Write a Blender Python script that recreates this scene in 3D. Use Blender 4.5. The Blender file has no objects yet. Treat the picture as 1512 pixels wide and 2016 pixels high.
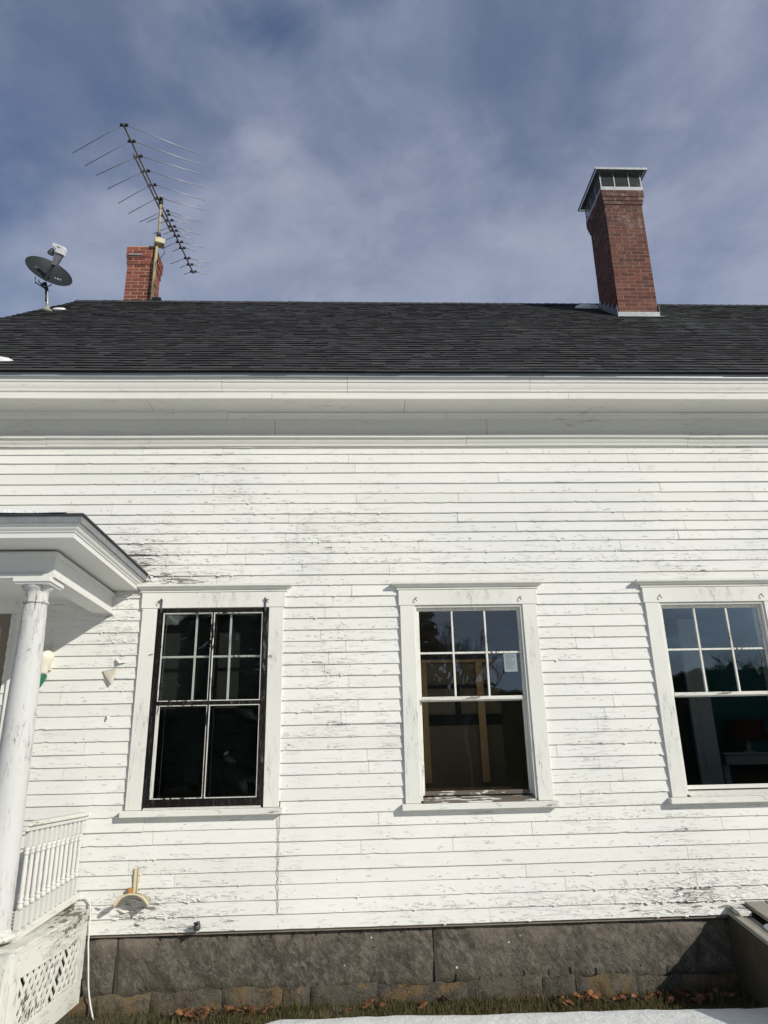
import bpy, bmesh, math, random
from mathutils import Vector, Matrix, noise
R = math.radians
rnd = random.Random(7)
scene = bpy.context.scene
col = scene.collection

# ------------------------------------------------------------ camera
cam_d = bpy.data.cameras.new('camera'); cam = bpy.data.objects.new('camera', cam_d); col.objects.link(cam)
cam_d.sensor_fit = 'VERTICAL'; cam_d.sensor_height = 36.0; cam_d.sensor_width = 27.0
cam_d.lens = 1436.48/2016*36.0
cam_d.clip_start = 0.05; cam_d.clip_end = 3000
_r = Vector((0.9989096, -0.04165807, -0.02107652)); _u = Vector((0.00616826, -0.32972889, 0.94405551)); _f = Vector((0.04627707, 0.94315612, 0.32911239))
CAM = Vector((0, -6.3, 1.689))
cam.matrix_world = Matrix(((_r.x, _u.x, -_f.x, CAM.x), (_r.y, _u.y, -_f.y, CAM.y), (_r.z, _u.z, -_f.z, CAM.z), (0, 0, 0, 1)))
scene.camera = cam

# ------------------------------------------------------------ sun, sky, exposure
to_sun = Vector((1.10, -1.0, .745)).normalized()
sun_d = bpy.data.lights.new('sun', 'SUN'); sun = bpy.data.objects.new('sun', sun_d); col.objects.link(sun)
sun_d.energy = 4.1; sun_d.angle = R(0.5); sun_d.color = (1.0, 0.955, 0.87)
sun.rotation_euler = to_sun.to_track_quat('Z', 'Y').to_euler()
scene.view_settings.view_transform = 'Standard'; scene.view_settings.look = 'None'
scene.view_settings.gamma = 1.0; scene.view_settings.exposure = 0.0
world = bpy.data.worlds.new('World'); scene.world = world; world.use_nodes = True

class NT:
    """small node-tree writer"""
    def __init__(s, tree): s.t = tree; s.n = tree.nodes; s.l = tree.links
    def node(s, typ, inp=None, **kw):
        n = s.n.new(typ)
        for k, v in kw.items(): setattr(n, k, v)
        if inp:
            for k, v in inp.items():
                if hasattr(v, 'is_output') or isinstance(v, bpy.types.NodeSocket): s.l.new(v, n.inputs[k])
                else: n.inputs[k].default_value = v
        return n
    def math(s, op, a, b=0.0, c=None, clamp=False):
        n = s.n.new('ShaderNodeMath'); n.operation = op; n.use_clamp = clamp
        for i, v in enumerate((a, b) if c is None else (a, b, c)):
            if isinstance(v, bpy.types.NodeSocket): s.l.new(v, n.inputs[i])
            else: n.inputs[i].default_value = v
        return n.outputs[0]
    def mix(s, f, a, b, blend='MIX'):
        n = s.n.new('ShaderNodeMix'); n.data_type = 'RGBA'; n.blend_type = blend
        for k, v in ((0, f), (6, a), (7, b)):
            if isinstance(v, bpy.types.NodeSocket): s.l.new(v, n.inputs[k])
            else: n.inputs[k].default_value = (v if k == 0 else (v[0], v[1], v[2], 1))
        return n.outputs[2]
    def step(s, v, lo, hi):
        n = s.n.new('ShaderNodeMapRange'); n.interpolation_type = 'SMOOTHSTEP'
        for k, x in ((0, v), (1, lo), (2, hi)):
            if isinstance(x, bpy.types.NodeSocket): s.l.new(x, n.inputs[k])
            else: n.inputs[k].default_value = x
        return n.outputs[0]
    def coords(s, sc=(1, 1, 1), rot=(0, 0, 0), src='Object', loc=(0, 0, 0)):
        tc = s.n.new('ShaderNodeTexCoord'); m = s.n.new('ShaderNodeMapping')
        m.inputs['Scale'].default_value = sc; m.inputs['Rotation'].default_value = rot; m.inputs['Location'].default_value = loc
        s.l.new(tc.outputs[src], m.inputs[0]); return m.outputs[0]
    def noise(s, vec, scale=5, detail=4, rough=.5, dist=0.0):
        n = s.node('ShaderNodeTexNoise', {'Vector': vec, 'Scale': scale, 'Detail': detail, 'Roughness': rough, 'Distortion': dist}); return n.outputs[0]

def build_world():
    w = NT(world.node_tree); w.n.clear()
    sky = w.node('ShaderNodeTexSky', sky_type='NISHITA', sun_disc=False, sun_elevation=math.asin(to_sun.z),
                 sun_rotation=math.atan2(to_sun.x, to_sun.y))
    bg1 = w.node('ShaderNodeBackground', {'Color': w.mix(1.0, sky.outputs[0], (.62, .86, 1.18), 'MULTIPLY'), 'Strength': 0.08})
    tc = w.n.new('ShaderNodeTexCoord')
    sep = w.node('ShaderNodeSeparateXYZ', {0: tc.outputs['Generated']})
    z = w.math('ADD', w.math('MAXIMUM', sep.outputs[2], 0.0), 0.22)
    cx = w.math('DIVIDE', sep.outputs[0], z); cy = w.math('DIVIDE', sep.outputs[1], z)
    cv = w.node('ShaderNodeCombineXYZ', {0: cx, 1: cy, 2: 0.35}).outputs[0]
    big = w.noise(cv, 1.55, 7, .52, .25)
    fine = w.noise(cv, 4.2, 8, .55, .35)
    # broken deck of thin cloud with a few openings to the blue
    dens = w.step(w.math('ADD', w.math('MULTIPLY', big, .8), w.math('MULTIPLY', fine, .2)), .32, .60)
    # openings in the cloud deck, each at its own bearing
    gap = 0.0
    for gx, gy, gz, rad, amt in ((-.30, .60, .745, .13, .60), (-.23, .665, .71, .09, .45), (-.09, .60, .80, .055, .70), (.22, .62, .755, .10, .40), (.02, .56, .83, .05, .5), (.10, .78, .62, .10, .12)):
        g = Vector((gx, gy, gz)).normalized()
        dn = w.node('ShaderNodeVectorMath', {0: tc.outputs['Generated'], 1: tuple(g)}, operation='DISTANCE').outputs[1]
        dn = w.math('ADD', dn, w.math('MULTIPLY', w.math('SUBTRACT', fine, .5), .35))
        gap = w.math('MAXIMUM', gap, w.math('MULTIPLY', w.step(dn, rad*1.5, rad*.2), amt))
    dens = w.math('MULTIPLY', dens, w.math('SUBTRACT', 1.0, gap))
    tone = w.noise(w.node('ShaderNodeCombineXYZ', {0: cx, 1: cy, 2: 4.35}).outputs[0], 1.9, 9, .58, .35)
    tone = w.math('ADD', w.math('MULTIPLY', tone, .75), w.math('MULTIPLY', w.noise(cv, 7.5, 8, .6, .5), .25))
    c = w.mix(w.step(tone, .36, .64), (.18, .225, .335), (.385, .415, .53))
    low = w.step(sep.outputs[2], .72, .42)
    c = w.mix(w.math('MULTIPLY', low, .60), c, (.365, .43, .555))
    bg2 = w.node('ShaderNodeBackground', {'Color': c, 'Strength': 1.0})
    ms = w.node('ShaderNodeMixShader', {0: w.math('ADD', w.math('MULTIPLY', dens, .86), .05), 1: bg1.outputs[0], 2: bg2.outputs[0]})
    w.l.new(ms.outputs[0], w.node('ShaderNodeOutputWorld').inputs[0])
build_world()

# ------------------------------------------------------------ helpers
def tag(o, label=None, cat=None, group=None, kind=None):
    if label: o['label'] = label
    if cat: o['category'] = cat
    if group: o['group'] = group
    if kind: o['kind'] = kind
    return o
def empty(name, loc=(0, 0, 0), parent=None):
    o = bpy.data.objects.new(name, None); col.objects.link(o); o.location = loc; o.empty_display_size = .1
    if parent: o.parent = parent
    return o
class MB:
    def __init__(s): s.v = []; s.f = []; s.var = []; s.wear = []; s.sm = []
    def add(s, vs, fs, var=0.5, wear=0.0, smooth=False):
        b = len(s.v); s.v += [tuple(v) for v in vs]; s.f += [tuple(b+i for i in f) for f in fs]
        s.var += ([var]*len(vs) if not isinstance(var, list) else var)
        s.wear += ([wear]*len(vs) if not isinstance(wear, list) else wear); s.sm += [smooth]*len(fs)
        return s
    def box(s, x0, x1, y0, y1, z0, z1, var=.5, wear=0.0):
        v = [(x0,y0,z0),(x1,y0,z0),(x1,y1,z0),(x0,y1,z0),(x0,y0,z1),(x1,y0,z1),(x1,y1,z1),(x0,y1,z1)]
        return s.add(v, [(0,3,2,1),(4,5,6,7),(0,1,5,4),(1,2,6,5),(2,3,7,6),(3,0,4,7)], var, wear)
    def obox(s, c, ax, ay, az, var=.5):
        """box from centre and three half-axis vectors"""
        c = Vector(c); ax = Vector(ax); ay = Vector(ay); az = Vector(az)
        v = [c+i*ax+j*ay+k*az for k in (-1,1) for i, j in ((-1,-1),(1,-1),(1,1),(-1,1))]
        return s.add(v, [(0,3,2,1),(4,5,6,7),(0,1,5,4),(1,2,6,5),(2,3,7,6),(3,0,4,7)], var)
    def tube(s, pts, r, n=8, cap=True, var=.5):
        pts = [Vector(p) for p in pts]; rs = r if isinstance(r, (list, tuple)) else [r]*len(pts)
        b = len(s.v); vs = []; up = None
        for i, p in enumerate(pts):
            d = (pts[min(i+1, len(pts)-1)]-pts[max(i-1, 0)]).normalized()
            if up is None: up = Vector((0,0,1)) if abs(d.z) < .9 else Vector((1,0,0))
            a = d.cross(up).normalized(); c = d.cross(a).normalized(); up = -c if False else up
            for k in range(n):
                t = 2*math.pi*k/n; vs.append(p+(a*math.cos(t)+c*math.sin(t))*rs[i])
        fs = [(i*n+k, i*n+(k+1) % n, (i+1)*n+(k+1) % n, (i+1)*n+k) for i in range(len(pts)-1) for k in range(n)]
        if cap: fs += [tuple(range(n))[::-1], tuple((len(pts)-1)*n+k for k in range(n))]
        return s.add(vs, fs, var, 0.0, n > 4)
    def lathe(s, c, prof, n=24, var=.5):
        """prof: (radius, z) pairs, turned round the vertical through c"""
        vs = []
        for r, z in prof:
            for k in range(n):
                t = 2*math.pi*k/n; vs.append((c[0]+r*math.cos(t), c[1]+r*math.sin(t), c[2]+z))
        fs = [(i*n+k, i*n+(k+1) % n, (i+1)*n+(k+1) % n, (i+1)*n+k) for i in range(len(prof)-1) for k in range(n)]
        fs += [tuple(range(n))[::-1], tuple((len(prof)-1)*n+k for k in range(n))]
        return s.add(vs, fs, var, 0.0, True)
    def sweep(s, prof, path, var=.5, wear=0.0):
        """prof: list of (out, z); path: list of (point, outward vector) - mouldings with mitred corners"""
        m = len(prof); vs = []
        for p, o in path:
            p = Vector(p); o = Vector(o)
            vs += [p+o*a+Vector((0,0,z)) for a, z in prof]
        fs = [(i*m+k, i*m+(k+1) % m, (i+1)*m+(k+1) % m, (i+1)*m+k) for i in range(len(path)-1) for k in range(m)]
        fs += [tuple(range(m))[::-1], tuple((len(path)-1)*m+k for k in range(m))]
        return s.add(vs, fs, var, wear)
    def build(s, name, mat, parent=None, recalc=True, bevel=0.0):
        me = bpy.data.meshes.new(name); me.from_pydata(s.v, [], s.f); me.update()
        a = me.attributes.new('var', 'FLOAT', 'POINT'); a.data.foreach_set('value', s.var)
        a = me.attributes.new('wear', 'FLOAT', 'POINT'); a.data.foreach_set('value', s.wear)
        me.polygons.foreach_set('use_smooth', s.sm)
        if recalc or bevel:
            bm = bmesh.new(); bm.from_mesh(me)
            if recalc: bmesh.ops.recalc_face_normals(bm, faces=bm.faces)
            bm.to_mesh(me); bm.free()
        me.materials.append(mat)
        o = bpy.data.objects.new(name, me); col.objects.link(o)
        if parent: o.parent = parent
        if bevel:
            b = o.modifiers.new('bevel', 'BEVEL'); b.width = bevel; b.segments = 1; b.limit_method = 'ANGLE'
        return o

# ------------------------------------------------------------ materials
def mat(name):
    m = bpy.data.materials.new(name); m.use_nodes = True; t = NT(m.node_tree); t.n.clear()
    out = t.node('ShaderNodeOutputMaterial'); return m, t, out
def finish(t, out, color, rough=.6, height=None, bump=.4, dist=.004, spec=.4, metal=0.0):
    p = t.node('ShaderNodeBsdfPrincipled', {'Base Color': color if isinstance(color, bpy.types.NodeSocket) else (*color, 1), 'Roughness': rough, 'Metallic': metal, 'Specular IOR Level': spec})
    if height is not None:
        b = t.node('ShaderNodeBump', {'Height': height, 'Strength': bump, 'Distance': dist}); t.l.new(b.outputs[0], p.inputs['Normal'])
    t.l.new(p.outputs[0], out.inputs[0]); return p
def attr(t, name): return t.node('ShaderNodeAttribute', attribute_name=name).outputs['Fac']

def old_paint(name, base=(.725, .71, .635), base2=(.66, .655, .60), wood=(.25, .225, .20), wear=0.0, stretch='x', rough=.55, seedz=0.0, wood2=None, bump=.65, vc=(.60, .60, .54), gc=(.46, .44, .37), ck_c=(.15, .135, .115)):
    """peeling oil paint over grey wood; the grain runs along x or z"""
    m, t, out = mat(name)
    along = {'x': (3.0, 10, 17.0), 'z': (17.0, 10, 3.0), 'y': (12.0, 3.0, 14.0)}[stretch]
    fine = {'x': (5.0, 20, 85.0), 'z': (85.0, 40, 5.0), 'y': (60.0, 5.0, 70.0)}[stretch]
    w = t.math('ADD', attr(t, 'wear'), wear)
    v1 = t.coords(along, loc=(seedz, seedz, seedz)); v2 = t.coords(fine, loc=(seedz, 0, 2*seedz)); v3 = t.coords((1, 1, 1), loc=(seedz, 3, 0))
    A = t.noise(v1, 2.1, 8, .62, .4)
    patch = t.noise(v3, 1.7, 3, .5)                                  # where it has started to go
    A2 = t.math('ADD', A, t.math('MULTIPLY', t.math('SUBTRACT', patch, .5), .70))
    thr = t.math('SUBTRACT', .80, t.math('MULTIPLY', w, .42))
    bare = t.step(A2, thr, t.math('ADD', thr, .012))
    rim = t.math('SUBTRACT', t.step(A2, t.math('SUBTRACT', thr, .03), thr), bare)
    B = t.noise(v2, 1.0, 5, .6, .8)
    ck = t.math('SUBTRACT', 1.0, t.step(t.math('ABSOLUTE', t.math('SUBTRACT', B, .52)), .004, .020))
    gate = t.step(t.math('ADD', A2, t.math('MULTIPLY', w, .42)), .585, .68)
    ck = t.math('MULTIPLY', ck, gate)
    big = t.noise(v3, .9, 4, .55)
    c = t.mix(t.step(big, .35, .65), base, base2)
    var = attr(t, 'var')
    c = t.mix(t.math('MULTIPLY', var, .30), c, vc)
    grime = t.noise(t.coords(tuple(a*.8 for a in along), loc=(9, 1, 4)), 3.0, 6, .7)
    c = t.mix(t.math('MULTIPLY', t.step(grime, .52, .75), .22), c, gc)
    wd = t.noise(v2, 1.6, 5, .7)
    wc = t.mix(wd, tuple(x*.55 for x in wood), wood2 or tuple(x*1.35 for x in wood))
    c = t.mix(t.math('MULTIPLY', rim, .15), c, tuple(min(1, b*1.08) for b in base))
    c = t.mix(bare, c, wc)
    c = t.mix(t.math('MULTIPLY', ck, .72), c, ck_c)
    h = t.math('SUBTRACT', t.math('ADD', t.math('MULTIPLY', rim, .7), 1.0), t.math('MULTIPLY', bare, 1.0))
    h = t.math('ADD', h, t.math('MULTIPLY', B, .30)); h = t.math('SUBTRACT', h, t.math('MULTIPLY', ck, .6))
    h = t.math('ADD', h, t.math('MULTIPLY', t.noise(v1, 9, 4, .6), .25))
    finish(t, out, c, rough+.12, h, bump, .0022, .10); return m

def simple(name, color, rough=.6, noise_amt=.25, scale=12, bump=.2, metal=0.0, spec=.4, c2=None, stretch=(1, 1, 1), dist=.003):
    m, t, out = mat(name); v = t.coords(stretch)
    n = t.noise(v, scale, 6, .6); c = t.mix(n, tuple(x*(1-noise_amt) for x in color), c2 or tuple(min(1, x*(1+noise_amt)) for x in color))
    c = t.mix(t.math('MULTIPLY', attr(t, 'var'), .25), c, tuple(x*.6 for x in color))
    finish(t, out, c, rough, n, bump, dist, spec, metal); return m

M = {}
M['siding'] = old_paint('peeling_white_siding_paint', base=(.745, .74, .69), base2=(.70, .70, .66), wear=.02, bump=.7)
M['trim_h'] = old_paint('worn_white_trim_paint_horizontal', base=(.73, .72, .66), wear=.08, seedz=5.0, bump=.5)
M['trim_v'] = old_paint('worn_white_trim_paint_vertical', base=(.72, .71, .655), wear=.11, stretch='z', seedz=2.0, bump=.5)
M['cornice'] = old_paint('cornice_white_paint', base=(.74, .725, .655), base2=(.69, .68, .62), wear=-.02, seedz=11.0, bump=.3)
M['porch_paint'] = old_paint('porch_white_paint', base=(.68, .675, .64), base2=(.65, .65, .62), wear=-.12, stretch='y', seedz=4.0, bump=.3)
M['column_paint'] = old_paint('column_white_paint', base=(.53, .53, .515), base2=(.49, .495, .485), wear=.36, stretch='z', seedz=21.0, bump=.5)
M['rot_paint'] = old_paint('rotten_sill_paint', base=(.68, .665, .59), wood=(.17, .145, .12), wear=.66, seedz=8.0)
M['muntin'] = old_paint('chipped_sash_paint', base=(.70, .69, .62), wood=(.20, .18, .15), wear=.26, stretch='z', seedz=13.0)
M['lattice'] = old_paint('flaking_lattice_paint', base=(.66, .65, .58), wood=(.13, .12, .10), wear=.30, stretch='z', seedz=17.0)
M['deck_paint'] = old_paint('peeling_deck_paint', base=(.65, .64, .57), wood=(.20, .18, .15), wear=.30, stretch='y', seedz=19.0)
M['rail_paint'] = old_paint('baluster_paint', base=(.62, .615, .57), base2=(.59, .585, .55), wear=.06, stretch='z', seedz=23.0, bump=.35)
M['ledge'] = old_paint('chipped_meeting_rail_paint', base=(.70, .69, .62), wood=(.20, .17, .14), wear=.58, seedz=41.0)
M['rot_sill'] = old_paint('rotten_bare_sill', base=(.68, .665, .59), wood=(.15, .125, .10), wear=.92, seedz=44.0)
M['bead'] = old_paint('chipped_putty_bead', base=(.62, .61, .56), wood=(.03, .028, .025), wear=.45, stretch='z', seedz=37.0)
M['black_sash'] = old_paint('black_sash_paint', base=(.006, .0055, .005), base2=(.010, .009, .008), wood=(.10, .085, .075), wear=.30, stretch='z', seedz=31.0, vc=(.010, .009, .009), gc=(.016, .015, .014), ck_c=(.14, .13, .12))
M['drip'] = simple('grey_drip_edge_metal', (.36, .39, .40), .42, .2, 8, .1, metal=.25)
M['gutter_metal'] = simple('zinc_flashing', (.27, .285, .29), .5, .45, 16, .25, metal=.35)
M['galv'] = simple('galvanised_steel', (.36, .375, .37), .5, .45, 14, .15, metal=.4)
M['galv_dark'] = simple('dark_galvanised_steel', (.16, .17, .17), .5, .3, 25, .15, metal=.5)
M['alu'] = simple('antenna_aluminium', (.42, .43, .45), .55, .15, 20, .05, metal=.5)
M['boom'] = simple('weathered_boom_metal', (.30, .27, .22), .45, .3, 12, .05, metal=.5)
M['black_plastic'] = simple('black_plastic', (.012, .012, .014), .45, .2, 20, .05)
M['mast'] = simple('rusty_yellow_mast', (.50, .40, .20), .55, .5, 30, .2, c2=(.55, .47, .28))
M['rotor'] = simple('cream_rotator_case', (.55, .50, .30), .5, .15, 12, .1)
M['dish'] = simple('dark_grey_dish_paint', (.019, .023, .025), .55, .12, 6, .03, spec=.2)
M['dish_arm'] = simple('dark_arm_metal', (.022, .026, .028), .5, .2, 15, .05)
M['white_plastic'] = simple('white_plastic', (.78, .78, .77), .4, .05, 8, .03)
M['dark_text'] = simple('grey_lettering', (.12, .12, .12), .5, .05, 8, 0)
M['pale_text'] = simple('pale_lettering', (.40, .42, .42), .5, .08, 8, 0)
M['dim_text'] = simple('faded_lettering', (.075, .085, .09), .5, .08, 8, 0)
M['pole_metal'] = simple('grey_pole_metal', (.30, .30, .32), .4, .2, 20, .1, metal=.5)
M['tar'] = simple('roof_cement', (.30, .29, .27), .7, .4, 30, .5)
M['rust'] = simple('rusted_cream_enamel', (.66, .52, .26), .6, .4, 26, .4, c2=(.82, .76, .58))
M['rust_deep'] = simple('orange_rust', (.50, .20, .045), .8, .5, 40, .5, c2=(.70, .38, .12))
M['iron'] = simple('pitted_iron', (.10, .10, .105), .55, .6, 60, .8, metal=.5)
M['nail'] = simple('rusty_nail_head', (.30, .26, .21), .7, .5, 60, .3)
M['cord_white'] = simple('white_cable', (.72, .71, .68), .5, .1, 20, .05)
M['cord_grey'] = simple('thin_grey_cord', (.30, .28, .25), .7, .2, 20, .05)
M['curl'] = simple('back_of_old_paint', (.56, .50, .40), .7, .2, 22, .5, c2=(.66, .62, .53))
M['lamp_cream'] = simple('yellowed_plastic', (.72, .67, .55), .45, .15, 9, .1)
M['lamp_green'] = simple('green_glass', (.02, .16, .085), .25, .2, 9, .05)
M['paper'] = simple('notice_paper', (.25, .29, .31), .7, .04, 6, .05)
M['paper_ink'] = simple('notice_ink', (.12, .14, .15), .7, .04, 6, .0)
M['plaster'] = simple('bare_plaster', (.62, .55, .42), .8, .15, 2, .1)
M['stud'] = simple('new_lumber', (.92, .52, .24), .7, .25, 8, .2, stretch=(6, 6, 1))
M['panel'] = simple('stained_wallboard', (.58, .44, .25), .8, .5, 2.3, .1, c2=(.28, .24, .16))
M['teal'] = simple('teal_room_paint', (.035, .26, .30), .6, .1, 3, .05)
M['room_white'] = simple('room_trim_paint', (.86, .86, .82), .5, .08, 3, .05)
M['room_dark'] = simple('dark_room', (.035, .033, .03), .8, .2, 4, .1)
M['room_floor'] = simple('room_floorboards', (.36, .25, .15), .5, .4, 6, .1, stretch=(1, 8, 1))
M['lamp_red'] = simple('dark_red_lampshade', (.16, .03, .018), .7, .1, 12, .1)
M['door'] = simple('grey_door_paint', (.36, .36, .34), .5, .08, 3, .05)
M['bulk_wood'] = simple('weathered_grey_planks', (.30, .27, .22), .8, .45, 5, .7, stretch=(9, 1, 9), c2=(.42, .39, .33))
M['bulk_stone'] = simple('mossy_concrete', (.060, .052, .032), .9, .5, 7, .8, c2=(.085, .072, .045), dist=.01)
M['soil'] = simple('damp_soil', (.075, .058, .040), .95, .5, 22, 1.0, c2=(.11, .10, .06), dist=.02)
M['field'] = simple('dead_brown_field', (.016, .015, .010), .95, .4, .6, .5, c2=(.026, .024, .016), spec=0.0)
M['bark'] = simple('bare_tree_bark', (.10, .085, .07), .9, .4, 9, .6)
M['fir'] = simple('evergreen_needles', (.028, .045, .020), .9, .5, 3, .4)
M['shell'] = simple('inner_sheathing', (.22, .19, .15), .9, .3, 4, .1)

def snow_mat():
    m, t, out = mat('old_snow'); v = t.coords()
    n = t.noise(v, 9, 6, .6); n2 = t.noise(v, 90, 3, .6)
    c = t.mix(t.step(n, .3, .7), (.70, .72, .71), (.78, .785, .77))
    c = t.mix(t.math('MULTIPLY', t.step(t.noise(v, 35, 5, .7), .60, .74), .35), c, (.42, .40, .34))
    finish(t, out, c, .7, t.math('ADD', n, t.math('MULTIPLY', n2, .35)), .8, .03, .15); return m
M['snow'] = snow_mat()

def shingle_mat():
    m, t, out = mat('charcoal_asphalt_shingle'); v = t.coords()
    g = t.noise(v, 260, 2, .6); b = t.noise(v, 1.3, 5, .6); var = attr(t, 'var')
    c = t.mix(var, (.026, .026, .028), (.072, .071, .071))
    c = t.mix(t.math('MULTIPLY', t.step(b, .45, .72), .35), c, (.046, .052, .044))
    c = t.mix(t.math('MULTIPLY', t.step(g, .45, .75), .30), c, (.11, .11, .11))
    # pale wash of lead and mortar below and beside the big chimney
    sx = t.node('ShaderNodeSeparateXYZ', {0: t.coords()})
    d = t.math('ABSOLUTE', t.math('SUBTRACT', sx.outputs[0], 4.75)); wash = t.math('MULTIPLY', t.step(d, .75, .1), t.step(sx.outputs[2], 6.4, 8.0))
    wash = t.math('MULTIPLY', wash, t.step(t.noise(t.coords((3, 1, 1)), 2.2, 5, .6), .38, .62))
    c = t.mix(t.math('MULTIPLY', wash, .55), c, (.13, .15, .14))
    c = t.mix(attr(t, 'wear'), c, (.010, .010, .010))            # black asphalt cut edge, darkened further for the shadow under each butt
    finish(t, out, c, .9, g, .5, .002, .15); return m
M['shingle'] = shingle_mat()

def brick_mat(name, soot=0.0):
    m, t, out = mat(name); v = t.coords(); var = attr(t, 'var')
    c = t.mix(var, (.075, .028, .022), (.19, .070, .048)) if soot else t.mix(var, (.11, .032, .022), (.28, .085, .052))
    n = t.noise(v, 30, 5, .65); c = t.mix(t.math('MULTIPLY', t.step(n, .5, .8), .5), c, (.09, .035, .028))
    if soot:
        sz = t.node('ShaderNodeSeparateXYZ', {0: v}).outputs[2]
        hi = t.step(sz, 8.9, 10.2)                                   # stain where the flue sweats
        f = t.noise(v, 7.5, 7, .75)
        wh = t.math('MULTIPLY', t.step(f, .50, .66), t.math('ADD', t.math('MULTIPLY', hi, .60), .12))
        c = t.mix(t.math('MULTIPLY', t.math('ADD', t.math('MULTIPLY', hi, .50), .02), 1.0), c, (.085, .045, .036))
        c = t.mix(wh, c, (.30, .25, .215))
    finish(t, out, c, .85, n, .6, .004, .25); return m
M['brick'] = brick_mat('red_brick'); M['brick_old'] = brick_mat('sooty_red_brick', 1.0)
M['mortar'] = simple('mortar', (.40, .31, .25), .9, .25, 25, .4)
M['rubble_mortar'] = simple('dirty_lime_mortar', (.06, .052, .04), .9, .4, 18, .6)
M['mortar_old'] = simple('stained_mortar', (.26, .19, .15), .9, .35, 12, .4)

def granite_mat():
    m, t, out = mat('rough_split_granite'); v = t.coords(); vr = t.coords((1, 1, 1), rot=(0, R(35), 0))
    vr = t.node('ShaderNodeMapping', {'Vector': vr, 'Scale': (1.7, 1, .95)}).outputs[0]
    big = t.noise(v, 1.5, 4, .5); grain = t.noise(vr, 16, 7, .72, .3); sp = t.noise(v, 130, 3, .7)
    c = t.mix(t.step(big, .35, .65), (.068, .060, .047), (.105, .093, .072))
    c = t.mix(t.math('MULTIPLY', t.step(t.noise(v, 3.0, 6, .7), .44, .66), .6), c, (.125, .108, .082))
    c = t.mix(t.math('MULTIPLY', t.step(grain, .40, .68), .75), c, (.215, .195, .165)); c = t.mix(t.math('MULTIPLY', t.step(t.noise(v, 42, 6, .75), .50, .62), .5), c, (.03, .026, .02))
    c = t.mix(t.math('MULTIPLY', t.step(sp, .5, .7), .4), c, (.05, .047, .042))
    sz = t.node('ShaderNodeSeparateXYZ', {0: v}).outputs[2]
    # lichen-pale top band, moss and splash dirt low down
    c = t.mix(t.math('MULTIPLY', t.math('MULTIPLY', t.step(sz, .34, .48), t.step(t.noise(v, 3.3, 5, .6), .42, .62)), .5), c, (.24, .20, .165))
    c = t.mix(t.math('MULTIPLY', t.math('MULTIPLY', t.step(sz, .26, .10), t.step(t.noise(v, 2.7, 5, .6), .40, .60)), .55), c, (.065, .066, .032))
    p = t.node('ShaderNodeTexVoronoi', {'Vector': v, 'Scale': 8.0, 'Randomness': 1.0})
    chip = t.math('MULTIPLY', t.step(p.outputs['Distance'], .075, .055), t.step(t.noise(v, 1.9, 2, .5), .49, .56))
    c = t.mix(chip, c, (.74, .73, .68))
    h = t.math('ADD', grain, t.math('MULTIPLY', sp, .25))
    finish(t, out, c, .92, h, 1.0, .018, .1); return m
M['granite'] = granite_mat()
def rubble_mat():
    m, t, out = mat('rubble_footing'); v = t.coords(); var = attr(t, 'var')
    n = t.noise(v, 12, 7, .7); c = t.mix(var, (.085, .08, .068), (.14, .118, .080))
    c = t.mix(t.step(t.noise(v, 4.5, 5, .65), .5, .6), c, (.17, .115, .055)); c = t.mix(t.step(n, .45, .7), c, (.050, .046, .034)); n3 = t.noise(v, 60, 5, .75); c = t.mix(t.math('MULTIPLY', t.step(n3, .5, .62), .5), c, (.19, .165, .13)); finish(t, out, c, .95, t.math('ADD', n, n3), 1.0, .014, .08); return m
M['rubble'] = rubble_mat()

def glass_mat(name, refl=1.9, tint=(.80, .85, .84)):
    m, t, out = mat(name)
    fr = t.node('ShaderNodeFresnel', {'IOR': 1.5}).outputs[0]
    h = t.noise(t.coords(), 3.2, 2, .5)
    b = t.node('ShaderNodeBump', {'Height': h, 'Strength': .05, 'Distance': .02})
    gl = t.node('ShaderNodeBsdfGlossy', {'Color': (.86, .92, .95, 1), 'Roughness': .008, 'Normal': b.outputs[0]})
    tr = t.node('ShaderNodeBsdfTransparent', {'Color': (*tint, 1)})
    ms = t.node('ShaderNodeMixShader', {0: t.math('MULTIPLY', fr, refl, clamp=True), 1: tr.outputs[0], 2: gl.outputs[0]})
    t.l.new(ms.outputs[0], out.inputs[0]); return m
M['glass'] = glass_mat('old_window_glass', 3.4, (.95, .97, .95))
M['glass_storm'] = glass_mat('storm_glass', 2.4)

def grass_mat():
    m, t, out = mat('dry_winter_grass'); var = attr(t, 'var')
    c = t.mix(var, (.045, .052, .016), (.15, .115, .055)); finish(t, out, c, .8, spec=.2); return m
M['grass'] = grass_mat()
def leaf_mat():
    m, t, out = mat('dry_oak_leaf'); var = attr(t, 'var')
    c = t.mix(var, (.10, .036, .020), (.36, .18, .085)); n = t.noise(t.coords(), 40, 4, .6)
    c = t.mix(t.math('MULTIPLY', n, .4), c, (.12, .05, .025)); finish(t, out, c, .7, n, .3, .002, .25); return m
M['leaf'] = leaf_mat()

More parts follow.
